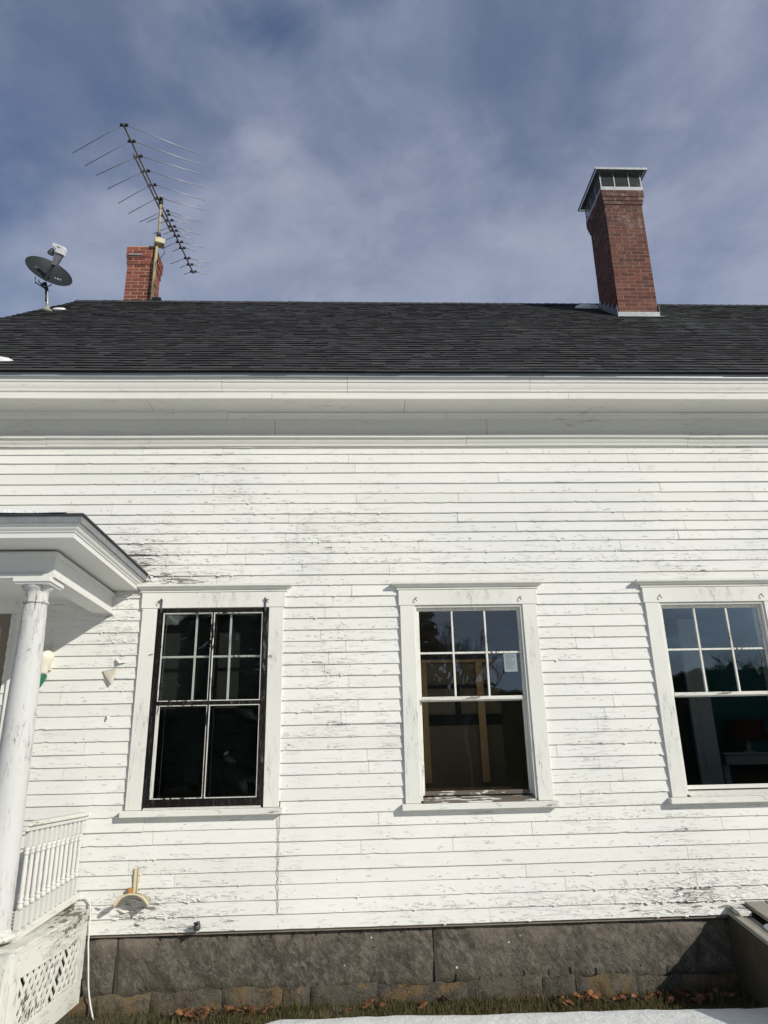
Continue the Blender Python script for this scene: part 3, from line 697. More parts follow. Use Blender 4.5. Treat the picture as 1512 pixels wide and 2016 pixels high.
# ---- rooms behind the glass
def rooms():
    f = MB(); f.box(WX0+.13, WX1-.13, .15, 8.5, .55, .70); f.build('interior_floor', M['room_floor'], house)
    c = MB(); c.box(WX0+.13, WX1-.13, .15, 8.5, 3.30, 3.38); c.build('interior_ceiling', M['room_white'], house)
    p = MB(); p.box(-2.35, -2.30, .141, 5.0, .701, 3.299); p.box(-.02, .03, .141, 5.0, .701, 3.299); p.box(-2.299, -.021, 2.4, 2.45, .701, 3.299)
    p.build('interior_partition', M['room_dark'], house)
    p = MB(); p.box(.031, 2.199, 2.90, 2.95, .701, 3.299); p.box(.031, .05, .141, 2.899, .702, 3.298); p.build('plaster_partition', M['plaster'], house)
    t = MB(); t.box(2.20, 2.25, .141, 3.2, .701, 3.299); t.box(2.251, 6.6, 3.15, 3.20, .701, 3.299); t.box(6.6, 6.65, .141, 3.2, .701, 3.299); t.build('teal_partition', M['teal'], house)
    # bare framing and stained board in the middle room
    y = .95
    pb = MB(); pb.box(.64, 1.47, y+.09, y+.10, 1.20, 2.64); pb.build('stained_wallboard', M['panel'], house)
    st = MB()
    tl = lambda x0, x1, xb0, xb1, z0, z1, yy: st.add([(xb0, yy, z0), (xb1, yy, z0), (xb1, yy+.038, z0), (xb0, yy+.038, z0), (x0, yy, z1), (x1, yy, z1), (x1, yy+.038, z1), (x0, yy+.038, z1)], [(0,3,2,1), (4,5,6,7), (0,1,5,4), (1,2,6,5), (2,3,7,6), (3,0,4,7)], 0.0)
    tl(1.225, 1.290, 1.235, 1.300, 1.53, 2.645, y); st.build('wall_stud', M['stud'], house); st = MB(); tl(.680, .735, .690, .750, 1.53, 2.645, y)
    st.build('wall_stud', M['stud'], house)
    for q in ((.60, 1.75, y-.01, y+.06, 2.646, 2.668), (.60, 1.50, y-.01, y+.06, 1.44, 1.485)): s2 = MB(); s2.box(*q); s2.build('framing_plate', M['stud'], house)
    s3 = MB(); s3.box(.64, 1.47, y+.06, y+.089, 2.40, 2.43); s3.box(.64, 1.47, y+.06, y+.089, 2.05, 2.15); s3.box(1.02, 1.07, y+.061, y+.088, 2.151, 2.399); s3.build('cross_batten', M['room_dark'], house)
    # door trim and mantel in the teal room
    d = MB(); d.box(3.825, 3.905, 2.05, 2.08, .701, 3.25); d.box(3.915, 4.075, 2.06, 2.09, .701, 3.25); d.build('inner_door_casing', M['room_white'], house)
    dk = MB(); dk.box(2.30, 3.82, 2.10, 2.12, .701, 3.2); dk.build('dark_doorway_sheet', M['room_dark'], house)  # dark sheet stands in for the unlit space beyond the casing
    mt = empty('fireplace', (4.3, 2.9, .7), house)
    q = MB(); q.box(.13, 1.5, -.25, -.02, .92, 1.03); q.box(.13, .20, -.16, -.02, 0, .919); q.box(1.42, 1.5, -.16, -.02, 0, .919); q.box(.09, 1.54, -.30, -.02, 1.031, 1.055)
    q.build('mantel', M['room_white'], mt)
    h = MB(); h.box(.20, 1.42, -.10, -.02, 0, .919); h.build('firebox', M['room_dark'], mt)
rooms()
lamp = empty('table_lamp', (4.77, 2.74, 1.757)); tag(lamp, 'table lamp with a dark red shade on the mantel inside the teal room', 'lamp')
MB().lathe((0, 0, 0), [(.07, 0), (.07, .015), (.02, .025), (.035, .05), (.045, .08), (.03, .11), (.012, .13), (.012, .20)], 16).build('lamp_base', M['room_white'], lamp)
MB().lathe((0, 0, 0), [(.235, .13), (.24, .135), (.215, .37), (.21, .37)], 28).build('lamp_shade', M['lamp_red'], lamp)

nt = empty('paper_notice', (1.378, .029, 2.52)); tag(nt, 'white printed notice taped inside an upper pane of the middle window', 'paper')
q = MB(); q.add([(-.058, 0, -.085), (.058, 0, -.085), (.052, 0, .075), (-.060, .001, .082), (-.058, .0008, -.085), (.058, .0008, -.085), (.052, .0008, .075), (-.060, .0018, .082)], [(0,1,2,3), (7,6,5,4), (0,4,5,1), (1,5,6,2), (2,6,7,3), (3,7,4,0)]); q.build('sheet', M['paper'], nt)
q = MB(); r_ = random.Random(2)
for k in range(9):
    z = .055-.014*k; q.box(-.044, -.044+r_.uniform(.05, .085), -.0014, -.0008, z, z+.0035)
q.build('printed_lines', M['paper_ink'], nt)

# a dark sheet added behind the storm window stands in for the unlit room
bl = MB(); bl.box(-1.64, -.72, .16, .17, 1.43, 3.0); bl.build('dark_backing', M['room_dark'], house)
sc = MB(); sc.add([(-1.060, .11, 1.80), (-1.025, .11, 1.815), (-1.018, .11, 1.840), (-1.050, .11, 1.826), (-1.060, .112, 1.80), (-1.025, .112, 1.815), (-1.018, .112, 1.840), (-1.050, .112, 1.826)], [(0,1,2,3), (7,6,5,4), (0,4,5,1), (1,5,6,2), (2,6,7,3), (3,7,4,0)])
tag(sc.build('paper_scrap', M['white_plastic']), 'tiny white scrap stuck behind the black storm window', 'paper')

# ------------------------------------------------------------ door under the porch
def door():
    d = empty('door', (-3.35, 0, .72), house)
    c = MB(); c.box(DOOR[1]+.002-.0, DOOR[1]+.125, -.034, .004, .74, 2.985, .4); c.box(DOOR[0]-.125, DOOR[0], -.034, .004, .74, 2.985, .4); c.box(DOOR[0]-.13, DOOR[1]+.13, -.040, .004, 2.987, 3.09, .4)
    c.v = [(v[0]+3.35, v[1], v[2]-.72) for v in c.v]; c.build('casing', M['trim_v'], d)
    p = MB(); X0, X1, Z0, Z1 = DOOR[0]+.0, DOOR[1]-.0, .745, 2.984; y = .03
    frame(p, X0, X1, Z0, Z1, y, y+.04, .10, .10, .22, .26); p.box(X0+.10, X1-.10, y+.01, y+.03, Z0+.22, 2.50); 
    p.v = [(v[0]+3.35, v[1], v[2]-.72) for v in p.v]; p.build('door_leaf', M['door'], d)
    g = MB(); g.box(X0+.1005, X1-.1005, y+.015, y+.02, 2.502, 2.722); g.v = [(v[0]+3.35, v[1], v[2]-.72) for v in g.v]; g.build('pane', M['black_plastic'], d)
door()

# ------------------------------------------------------------ chimneys
def chimney(name, x0, x1, y0, y1, z0, z1, flare, m, mm, lean, seed, parent):
    """real bricks in running bond round a mortar core; flare = outward steps of the top courses"""
    r = random.Random(seed); ch = .0685; bl = .205; mo = .012; n = int((z1-z0)/ch)
    core = MB(); br = MB()
    for k in range(n):
        zz = z0+k*ch; kt = n-1-k; e = flare[kt] if kt < len(flare) else 0.0; dx = lean*(zz-z0)
        a, b, c, d = x0-e+dx, x1+e+dx, y0-e, y1+e
        core.box(a+.001, b-.001, c+.001, d-.001, zz+.0001*k, zz+ch-.0001, .5)
        def run(p0, p1, put):
            off = (bl+mo)*.5 if k % 2 else 0.0; p = p0-off
            while p < p1-.012:
                q0 = max(p, p0); q1 = min(p+bl, p1)
                if q1-q0 > .03: put(q0, q1)
                p += bl+mo
        for side in (0, 1):
            yy = c if side == 0 else d
            def put(q0, q1):
                j = r.uniform(-.0015, .002)
                br.box(q0, q1, (yy-.001-j) if side == 0 else yy-.03, yy+.03 if side == 0 else yy+.001+j, zz+mo*.5+r.uniform(-.001, .001), zz+ch-mo*.5, min(1, max(0, r.gauss(.5, .25))))
            run(a, b, put)
            xx = a if side == 0 else b
            def put2(q0, q1):
                j = r.uniform(-.0015, .002)
                br.box((xx-.0015-j) if side == 0 else xx-.028, xx+.028 if side == 0 else xx+.0015+j, q0+.002, q1-.002, zz+mo*.5, zz+ch-mo*.5, min(1, max(0, r.gauss(.5, .25))))
            run(c, d, put2)
    o = br.build(name, m, parent, recalc=True)
    core.build('mortar', mm, o, recalc=True)
    return o, z0+n*ch, lean*(n*ch)
chR, zR, lR = chimney('chimney', 4.085, 4.690, 2.985, 3.690, 7.60, 10.46, [.042, .042, .030, .015], M['brick_old'], M['mortar_old'], .012, 4, house)
chR['label'] = 'tall sooty brick chimney with a mesh spark cap'
chL, zL, lL = chimney('chimney', -3.765, -3.330, 4.22, 4.66, 8.90, 10.24, [.028, .028, .028, .014, .014], M['brick'], M['mortar'], .0, 9, house)
chL['label'] = 'short red brick chimney at the ridge with the aerial mast'
MB().box(-3.775, -3.32, 4.21, 4.67, zL, zL+.035).build('chimney_crown', M['mortar'], chL)
MB().box(-3.75, -3.52, 4.175, 4.195, 10.02, 10.045).build('chimney_strap', M['galv'], chL)
def chimney_cap():
    dx = lR; a, b, c, d = 4.085+dx-.04, 4.690+dx+.04, 2.985-.04, 3.690+.04; z = zR
    f = MB(); frame_xy(f, a-.004, b+.004, c-.004, d+.004, z-.012, z+.055, .012)
    f.build('cap_base_frame', M['galv'], chR)
    zt = z+.34; ia, ib, ic, id_ = a+.012, b-.012, c+.012, d-.012
    mesh = MB(); s = .030; h = zt-z-.05
    def side(P, U, L):
        n = int(L/s)+1
        k = -int(h/s)-2
        while k*s < L+h:
            for sg in (1, -1):
                u0, u1, v0, v1 = (k*s, k*s+h, 0, h) if sg == 1 else (k*s+h, k*s, 0, h)
                # clip to 0..L
                du = u1-u0
                t0, t1 = 0.0, 1.0
                for lim, sgn in ((0, 1), (L, -1)):
                    f0 = (u0-lim)*sgn; f1 = (u1-lim)*sgn
                    if f0 < 0 and f1 < 0: t0, t1 = 1, 0; break
                    if f0 < 0: t0 = max(t0, f0/(f0-f1))
                    if f1 < 0: t1 = min(t1, f0/(f0-f1))
                if t1-t0 > .02:
                    p = P+U*(u0+du*t0)+Vector((0, 0, h*t0)); q = P+U*(u0+du*t1)+Vector((0, 0, h*t1)); mesh.tube([p, q], .0018, 3, False)
            k += 1
    zb = z+.05
    side(Vector((ia, ic, zb)), Vector((1, 0, 0)), ib-ia); side(Vector((ia, id_, zb)), Vector((1, 0, 0)), ib-ia)
    side(Vector((ia, ic, zb)), Vector((0, 1, 0)), id_-ic); side(Vector((ib, ic, zb)), Vector((0, 1, 0)), id_-ic)
    mesh.build('cap_mesh', M['galv_dark'], chR, recalc=False)  # dark steel puts the shade of the cap into the mesh colour
    fl = MB(); fl.box(a+.16, b-.16, c+.16, d-.16, z-.01, z+.17); fl.build('dark_flue_box', M['room_dark'], chR)  # dark box added so the inside of the cap reads dark
    for x in (ia, ia+(ib-ia)*.34, ia+(ib-ia)*.70, ib):
        for y in (ic-.003, id_+.003): p = MB(); p.box(x-.009, x+.009, y-.004, y+.004, zb-.02, zt); p.build('cap_post', M['galv'], chR)
    for y in (ic+.25, ic+.5):
        for x in (ia-.003, ib+.003): p = MB(); p.box(x-.004, x+.004, y-.009, y+.009, zb-.02, zt); p.build('cap_post', M['galv'], chR)
    l = MB(); o = .085
    l.box(a-o+.03, b+o-.03, c-o+.03, d+o-.03, zt+.001, zt+.012); frame_xy(l, a-o, b+o, c-o, d+o, zt-.012, zt+.028, .012)
    l.build('cap_lid', M['galv_dark'], chR)
    e = MB(); e.box(a-o-.001, b+o+.001, c-o-.004, c-o-.001, zt-.010, zt+.030); e.build('cap_lid_edge', M['galv'], chR)
    fl = MB(); x0, x1, y0, y1 = 4.085-.02, 4.69+.02, 2.985-.022, 3.69
    zf = EZ+RT*(y0-EY)
    fl.add([(x0, y0, zf-.04), (x1, y0, zf-.04), (x1, y0, zf+.075), (x0, y0, zf+.075), (x0-.03, y0-.07, zf-.068+.018), (x1+.03, y0-.07, zf-.068+.018)], [(0,1,2,3), (4,5,1,0)])
    for x in (x0-.001, x1+.001):
        for i in range(5):
            ya, yb = y0+.141*i, y0+.141*(i+1)+.01; za = EZ+RT*(ya-EY); zb2 = EZ+RT*(yb-EY)
            fl.add([(x+(.0006*i), ya, za-.05), (x+(.0006*i), yb, zb2-.05), (x+(.0006*i), yb-.02, zb2+.07), (x+(.0006*i), ya, zb2+.06)], [(0,1,2,3)])
    ob = fl.build('flashing', M['gutter_metal'], chR, recalc=False); sd = ob.modifiers.new('t', 'SOLIDIFY'); sd.thickness = .004
def frame_xy(mb, a, b, c, d, z0, z1, t):
    mb.box(a, b, c, c+t, z0, z1); mb.box(a, b, d-t, d, z0, z1); mb.box(a, a+t, c+t, d-t, z0+.001, z1-.001); mb.box(b-t, b, c+t, d-t, z0+.001, z1-.001)
chimney_cap()
# ------------------------------------------------------------ TV aerial on the left chimney
def aerial():
    base = Vector((-3.29, 4.17, 8.95)); a = empty('tv_antenna', base); tag(a, 'long many-armed television aerial on a rusty yellow mast strapped to the left chimney', 'antenna')
    L = lambda x, y, z: Vector((x, y, z))-base
    ZB = 11.17
    MB().tube([L(-3.285, 4.165, 8.95), L(-3.285, 4.165, 10.18)], .026, 10).build('lower_mast', M['mast'], a)
    MB().tube([L(-3.275, 4.19, 10.30), L(-3.30, 4.19, 11.30)], .019, 10).build('upper_mast', M['mast'], a)
    rt = MB(); c = L(-3.25, 4.17, 10.27); rt.obox(c, (.075, .03, 0), (-.03, .075, 0), (0, 0, .05)); rt.lathe(c, [(.05, .05), (.05, .075), (.03, .10)], 14)
    rt.build('rotator', M['rotor'], a, bevel=.008)
    cl = MB()
    for x, z, q in ((-3.277, 10.45, .022), (-3.298, 11.16, .045), (-3.285, 9.4, .012), (-3.285, 9.9, .012)):
        cl = MB(); cl.obox(L(x, 4.18, z), (.035, 0, 0), (0, .03, 0), (0, 0, q)); cl.build('mast_clamp', M['iron'], a)
    pts = [L(-3.22, 4.14, 10.24), L(-3.15, 4.12, 10.16), L(-3.13, 4.12, 10.02), L(-3.19, 4.12, 9.92), L(-3.26, 4.13, 9.85), L(-3.255, 4.125, 9.4), L(-3.255, 4.125, 8.98)]
    MB().tube(pts, .006, 6).build('aerial_cable', M['black_plastic'], a)
    MB().obox(L(-3.19, 4.15, 9.07), (.07, 0, 0), (0, .05, 0), (0, 0, .05)).build('vent_boot', M['black_plastic'], a)
    b0, b1 = L(-3.475, 2.57, ZB), L(-3.13, 6.17, ZB); d = (b1-b0).normalized()
    sd = Vector((d.y, -d.x, 0))
    MB().obox((b0+b1)/2, d*(b1-b0).length/2, sd*.011, (0, 0, .011)).build('boom', M['boom'], a)
    s0, s1 = L(-3.463, 3.08, ZB-.055), L(-3.285, 4.893, ZB-.055)
    MB().obox((s0+s1)/2, (s1-s0)/2, sd*.010, (0, 0, .010)).build('support_boom', M['boom'], a)
    els = [(-4.46,3.15,-3.51,2.58,-3.44,2.58,-2.41,3.14),(-4.36,3.42,-3.48,2.89,-3.41,2.89,-2.41,3.37),(-4.24,3.62,-3.47,3.21,-3.38,3.19,-2.47,3.56),
           (-4.14,3.92,-3.44,3.52,-3.34,3.50,-2.50,3.85),(-4.06,4.26,-3.41,3.83,-3.31,3.81,-2.52,4.17),(-3.95,4.51,-3.37,4.13,-3.28,4.12,-2.56,4.41),
           (-3.82,4.73,-3.37,4.47,-3.24,4.43,-2.69,4.71),(-3.68,4.73,-3.37,4.55,-3.24,4.52,-2.82,4.70),(-3.48,4.77,-3.32,4.68,-3.22,4.67,-3.00,4.75),
           (-3.65,5.04,-3.29,4.83,-3.21,4.83,-2.81,5.04),(-3.46,5.05,-3.27,4.94,-3.20,4.94,-2.99,5.05),(-3.44,5.20,-3.26,5.08,-3.19,5.08,-2.96,5.16),
           (-3.58,5.45,-3.25,5.25,-3.17,5.25,-2.80,5.41),(-3.40,5.53,-3.23,5.42,-3.16,5.42,-2.95,5.49),(-3.53,5.90,-3.20,5.72,-3.13,5.72,-2.75,5.87),
           (-3.36,6.01,-3.19,5.91,-3.11,5.91,-2.90,5.98),(-3.34,6.23,-3.17,6.13,-3.09,6.13,-2.88,6.20)]
    for e in els:
        m = MB(); z = ZB+.014
        m.tube([L(e[0], e[1], z), L(e[2], e[3], z)], .0068, 6); m.tube([L(e[4], e[5], z), L(e[6], e[7], z)], .0068, 6)
        o = m.build('element', M['alu'], a)
        k = MB()
        for x, y in ((e[2], e[3]), (e[4], e[5])): k.obox(L(x, y, z), (.026, .006, 0), (-.005, .016, 0), (0, 0, .017))
        k.build('insulator', M['black_plastic'], o)
aerial()

# ------------------------------------------------------------ satellite dish on the rake
def text_mesh(body, size, thick, name):
    cu = bpy.data.curves.new(name, 'FONT'); cu.body = body; cu.size = size; cu.extrude = thick; cu.align_x = 'CENTER'; cu.align_y = 'CENTER'
    ob = bpy.data.objects.new(name, cu); col.objects.link(ob)
    bpy.context.view_layer.update()
    me = bpy.data.meshes.new_from_object(ob.evaluated_get(bpy.context.evaluated_depsgraph_get())); bpy.data.objects.remove(ob); return me
def dish():
    base = Vector((-4.475, 3.13, 8.20)); d = empty('satellite_dish', base); tag(d, 'dark grey satellite dish on a bent pole at the left end of the roof', 'satellite dish')
    C = Vector((-4.516, 3.1, 8.861))-base
    img_r, img_u = _r, _u; view = (C+base-CAM).normalized()
    t = R(-27); maj = (img_r*math.cos(t)+img_u*math.sin(t)); mino = (-img_r*math.sin(t)+img_u*math.cos(t))
    maj = (maj-view*maj.dot(view)).normalized(); mino = (mino-view*mino.dot(view)-maj*mino.dot(maj)).normalized()
    nrm = (-view*.46+mino*.888).normalized(); vv = nrm.cross(maj).normalized()
    if vv.dot(mino) < 0: vv = -vv
    A, B = .338, .315
    mb = MB(); n = 40; rings = 8; vs = [C-nrm*.075]; vs2 = []
    def P(i, k, off): rr = i/rings; a = 2*math.pi*k/n; return C+maj*A*rr*math.cos(a)+vv*B*rr*math.sin(a)-nrm*(.075*(1-rr*rr))-nrm*off
    for off, flip in ((0, False), (.010, True)):
        vs = [P(0, 0, off)]+[P(i, k, off) for i in range(1, rings+1) for k in range(n)]
        fs = [(0, 1+k, 1+(k+1) % n) for k in range(n)]+[(1+i*n+k, 1+(i+1)*n+k, 1+(i+1)*n+(k+1) % n, 1+i*n+(k+1) % n) for i in range(rings-1) for k in range(n)]
        if flip: fs = [f[::-1] for f in fs]
        mb.add(vs, fs, .3, 0, True)
    rim = [C+maj*A*math.cos(2*math.pi*k/n)+vv*B*math.sin(2*math.pi*k/n)-nrm*.005 for k in range(n+1)]
    mb.tube(rim, .008, 6, False); mb.build('reflector', M['dish'], d, recalc=False)
    # arm from the lower rim to the receiver in front
    lnb = Vector((-4.43, 3.1, 9.13))-base; foot = Vector((-4.53, 3.1, 8.63))-base
    ad = (lnb-foot); ad.normalize(); 
    front = nrm*.34
    f0 = C-vv*(B*.98)-nrm*.02; f1 = C-vv*.02+nrm*.40
    # receiver placed where the photo shows it, in front of the face
    tgt = (Vector((-4.425, 3.1, 9.10))-(CAM-Vector((0, 0, 0)))).normalized()
    rc = (CAM+tgt*((C+base-CAM).length-.24))-base
    arm = MB(); arm.obox((f0+rc)/2, (rc-f0)/2, (rc-f0).cross(nrm).normalized()*.022, (rc-f0).cross(nrm).cross(rc-f0).normalized()*.016); arm.build('feed_arm', M['dish_arm'], d, bevel=.004)
    br = MB(); up = (img_u*.96+img_r*.28).normalized(); rt = (img_r*.94-img_u*.34).normalized(); bk = rt.cross(up).normalized()
    wd = rc+up*.02; rt = rt*.84; up = up*.88; m2 = [wd-rt*.045-up*.16, wd+rt*.03-up*.16, wd+rt*.085+up*.035, wd-rt*.065+up*.045]
    br.add([p-bk*.03 for p in m2]+[p+bk*.03 for p in m2], [(0,1,2,3), (7,6,5,4), (0,4,5,1), (1,5,6,2), (2,6,7,3), (3,7,4,0)]); br.build('receiver_bracket', M['pole_metal'], d)
    wb = MB(); q0 = wd+up*.125; prof = [(-.13, .055), (.09, .05), (.10, .035), (.10, -.085), (-.045, -.08), (-.045, -.02), (-.13, .0)]
    vsf = [q0+rt*a+up*b for a, b in prof]; m = len(prof)
    wb.add([p-bk*.045 for p in vsf]+[p+bk*.045 for p in vsf], [tuple(range(m)), tuple(range(2*m-1, m-1, -1))]+[(i, (i+1) % m, m+(i+1) % m, m+i) for i in range(m)])
    wbo = wb.build('receiver', M['white_plastic'], d, bevel=.006)
    fh = MB(); cc = q0-rt*.125-up*.055; ax = (-nrm).normalized(); pts = [cc-ax*.02, cc+ax*.0, cc+ax*.05, cc+ax*.07]; fh.tube(pts, [.02, .032, .050, .050], 14); fh.build('feed_horn', M['galv_dark'], d)
    # lettering on the reflector and receiver
    for body, sz, along, mm, up_off in (('dish', .145, -.120, 'dim_text', .02), ('HD', .068, .150, 'pale_text', -.005)):
        me = text_mesh(body, sz, .0008, 'lettering'); me.materials.append(M[mm]); o = bpy.data.objects.new('lettering', me); col.objects.link(o); o.parent = d
        ctr = C+maj*along+vv*up_off; rr = (along/A)**2+(up_off/B)**2; p = ctr-nrm*(.075*(1-rr))+nrm*.004
        sl = maj*1.0+nrm*(.15*along/A/A*1.0); xax = sl.normalized(); yax = vv; zax = xax.cross(yax).normalized()
        if zax.dot(nrm) < 0: zax = -zax
        yax = zax.cross(xax)
        o.matrix_local = Matrix(((xax.x, yax.x, zax.x, p.x), (xax.y, yax.y, zax.y, p.y), (xax.z, yax.z, zax.z, p.z), (0, 0, 0, 1)))
    me = text_mesh('dish', .045, .0008, 'lettering'); me.materials.append(M['dark_text']); o = bpy.data.objects.new('lettering', me); col.objects.link(o); o.parent = d
    z = -view if True else bk; nb = bk if bk.dot(-view) > 0 else -bk; p = q0+rt*.0+up*.018+nb*.0465; x = rt; y = nb.cross(x)
    o.matrix_local = Matrix(((x.x, y.x, nb.x, p.x), (x.y, y.y, nb.y, p.y), (x.z, y.z, nb.z, p.z), (0, 0, 0, 1)))
    # pole, foot, cables
    top = C-vv*.26-nrm*.10
    MB().tube([(0, 0, -.02), (-.012, 0, .13), (-.035, 0, .30), (-.05, .0, .36)], .021, 12).build('pole', M['pole_metal'], d)
    hb = MB(); hb.tube([(-.05, 0, .35), tuple(Vector((-.05, 0, .35)).lerp(top, .5)), tuple(top)], [.026, .034, .05], 10); hb.build('mount_head', M['dish_arm'], d)
    ft = MB(); ft.lathe((0, 0, 0), [(.10, -.06), (.09, -.035), (.05, -.01), (.03, .04), (.022, .07)], 14)
    fo = ft.build('foot_flange', M['tar'], d)
    cb = MB()
    cb.tube([C-vv*.33-maj*.13-nrm*.03, C-vv*.47-maj*.10-nrm*.03, Vector((-.075, 0, .36)), Vector((-.045, -.02, .25)), Vector((-.03, -.02, .12))], .009, 6)
    cb.tube([C-vv*.35-maj*.07-nrm*.03, C-vv*.45-maj*.07, Vector((-.055, -.02, .33))], .008, 6)
    cb.tube([C-vv*.33+maj*.10-nrm*.02, C-vv*.46+maj*.07, C-vv*.53+maj*.01, Vector((-.03, -.03, .30)), Vector((-.03, -.03, .2))], .008, 6)
    cb.build('coax_cable', M['black_plastic'], d)
dish()

# ------------------------------------------------------------ snow left on the roofs
def snow_patch(cx, cy, L, W, H, seed, label, nrmz=None, on_roof=True, pts=22):
    r = random.Random(seed); mb = MB(); n = 28; rings = 6; vs = []
    for i in range(rings+1):
        rr = i/rings
        for k in range(n):
            a = 2*math.pi*k/n; wv = 1+.22*noise.noise(Vector((math.cos(a)*1.6+seed, math.sin(a)*1.6, 0)))+.10*noise.noise(Vector((math.cos(a)*5+seed, math.sin(a)*5, 2)))
            u = L*.5*rr*math.cos(a)*wv; v = W*.5*rr*math.sin(a)*wv; h = H*(1-rr**3)*(1+.3*noise.noise(Vector((u*6, v*6, seed))))-(.02 if i == rings else 0)
            if on_roof: p = roof_pt(cx+u, (cy-EY)/CO+v, h+.008)
            else: p = Vector((cx+u, cy+v, nrmz+h))
            vs.append(p)
    fs = [(i*n+k, i*n+(k+1) % n, (i+1)*n+(k+1) % n, (i+1)*n+k) for i in range(rings) for k in range(n)]
    mb.add(vs, fs, .5, 0, True); o = mb.build('snow_patch', M['snow'], None); tag(o, label, 'snow', 'snow patches left on the roofs'); return o
snow_patch(-3.62, -.06, .95, .20, .05, 3, 'thin snow remnant low on the roof near the eave, at the left edge')
snow_patch(-4.36, 3.26, .20, .10, .025, 5, 'small lump of snow beside the foot of the satellite dish')
snow_patch(3.90, 3.74, .42, .20, .06, 8, 'snow lying behind the tall chimney on the shaded roof')

# ------------------------------------------------------------ porch
PXR = -2.052                                             # outer face of the beam
def porch():
    pr = empty('porch', (-2.05, -1.3, 0), house); O = Vector((-2.05, -1.3, 0))
    def sub(mb, name, m, bevel=0.0):
        mb.v = [tuple(Vector(v)-O) for v in mb.v]; return mb.build(name, m, pr, bevel=bevel)
    XL = -5.2
    b = MB(); b.box(XL, PXR, -1.300, -1.150, 2.972, 3.16); b.box(PXR-.15, PXR, -1.149, .0, 2.973, 3.16)
    sub(b, 'beam', M['porch_paint'])
    bt = MB(); bt.box(XL, PXR+.020, -1.320, -1.301, 2.966, 2.992); bt.box(PXR+.001, PXR+.020, -1.300, -.002, 2.966, 2.992)
    bt.box(XL, PXR+.018, -1.318, -1.301, 3.118, 3.146); bt.box(PXR+.001, PXR+.018, -1.300, -.002, 3.118, 3.146)
    sub(bt, 'beam_moulding', M['porch_paint'])
    ce = MB(); ce.box(XL, PXR-.151, -1.149, -.0, 3.085, 3.10); sub(ce, 'porch_ceiling', M['porch_paint'])
    sf = MB(); sf.box(XL, -1.865, -1.560, -.02, 3.172, 3.19); sub(sf, 'porch_soffit', M['porch_paint'])
    def run(prof, name, m):
        q = MB(); c = (-1.86, -1.56)
        q.sweep(prof, [((XL, c[1], 0), (0, -1, 0)), ((c[0], c[1], 0), (1, -1, 0)), ((c[0], -.018, 0), (1, 0, 0))]); return sub(q, name, m)
    run([(-.004, 3.170), (.020, 3.170), (.020, 3.204), (-.004, 3.204)], 'porch_fascia', M['porch_paint'])
    run([(-.004, 3.205), (.026, 3.205), (.030, 3.211), (.030, 3.218), (.038, 3.221), (.046, 3.230), (.050, 3.241), (.052, 3.248), (.060, 3.251), (.062, 3.262), (-.004, 3.262)], 'porch_crown', M['porch_paint'])
    run([(.0, 3.263), (.072, 3.263), (.074, 3.258), (.078, 3.258), (.084, 3.302), (.0, 3.302)], 'porch_drip_edge', M['gutter_metal'])
    rf = MB(); rf.add([(XL, -1.655, 3.303), (-1.765, -1.655, 3.303), (-1.765, 0, 3.305), (XL, 0, 3.305), (XL, -1.655, 3.316), (-1.765, -1.655, 3.316), (-1.765, 0, 3.322), (XL, 0, 3.45)],
                      [(0,3,2,1), (4,5,6,7), (0,1,5,4), (1,2,6,5), (2,3,7,6), (3,0,4,7)])
    sub(rf, 'porch_roof', M['shingle'])
    # column: plinth, torus, tapering shaft, necking, capital, abacus
    cx, cy = -2.178, -1.225
    sh = MB(); prof = [(.108, .79), (.108, .80), (.106, 1.2), (.101, 1.7), (.093, 2.2), (.082, 2.6), (.0745, 2.795)]
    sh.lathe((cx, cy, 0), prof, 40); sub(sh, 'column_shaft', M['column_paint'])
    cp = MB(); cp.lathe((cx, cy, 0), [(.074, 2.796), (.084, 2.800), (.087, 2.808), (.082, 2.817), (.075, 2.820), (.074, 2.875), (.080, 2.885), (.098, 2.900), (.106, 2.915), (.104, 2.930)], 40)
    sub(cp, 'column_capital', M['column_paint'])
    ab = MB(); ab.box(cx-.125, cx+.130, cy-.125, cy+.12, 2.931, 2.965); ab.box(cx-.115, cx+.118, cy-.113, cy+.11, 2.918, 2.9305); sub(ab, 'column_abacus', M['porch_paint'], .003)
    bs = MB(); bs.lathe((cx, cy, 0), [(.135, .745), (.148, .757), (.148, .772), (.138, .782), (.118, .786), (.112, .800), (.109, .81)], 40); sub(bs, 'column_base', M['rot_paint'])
    # deck
    dk = MB(); r = random.Random(4); y = -.002; x1 = -1.968
    k = 0
    yy = -1.325
    while yy < -.02:
        w = .085; dk.box(XL, x1-r.uniform(0, .006), yy, min(yy+w-.003, -.003), .700+r.uniform(-.001, .001), .722+r.uniform(-.001, .001), r.random(), r.uniform(0, .3)); yy += w
    sub(dk, 'deck_boards', M['deck_paint'], .001)
    ap = MB(); ap.box(-2.012, -1.990, -1.300, -.02, .535, .675); ap.box(XL, -1.990, -1.322, -1.301, .535, .675); ap.box(-2.010, -1.982, -1.300, -.02, .676, .699); ap.box(XL, -1.982, -1.330, -1.301, .676, .699)
    ap.box(-2.012, -1.992, -1.300, -.03, .112, .262)
    sub(ap, 'apron_board', M['deck_paint'], .002)
    for bx in ((-2.012, -1.991, -.145, -.02, .263, .534), (-2.012, -1.991, -1.300, -1.16, .263, .534), (-2.10, -1.988, -1.42, -1.331, -.05, .70)):
        po = MB(); po.box(*bx); sub(po, 'skirt_post', M['lattice'], .002)
    la = MB(); y0, y1, z0, z1 = -1.16, -.146, .263, .534; H = z1-z0
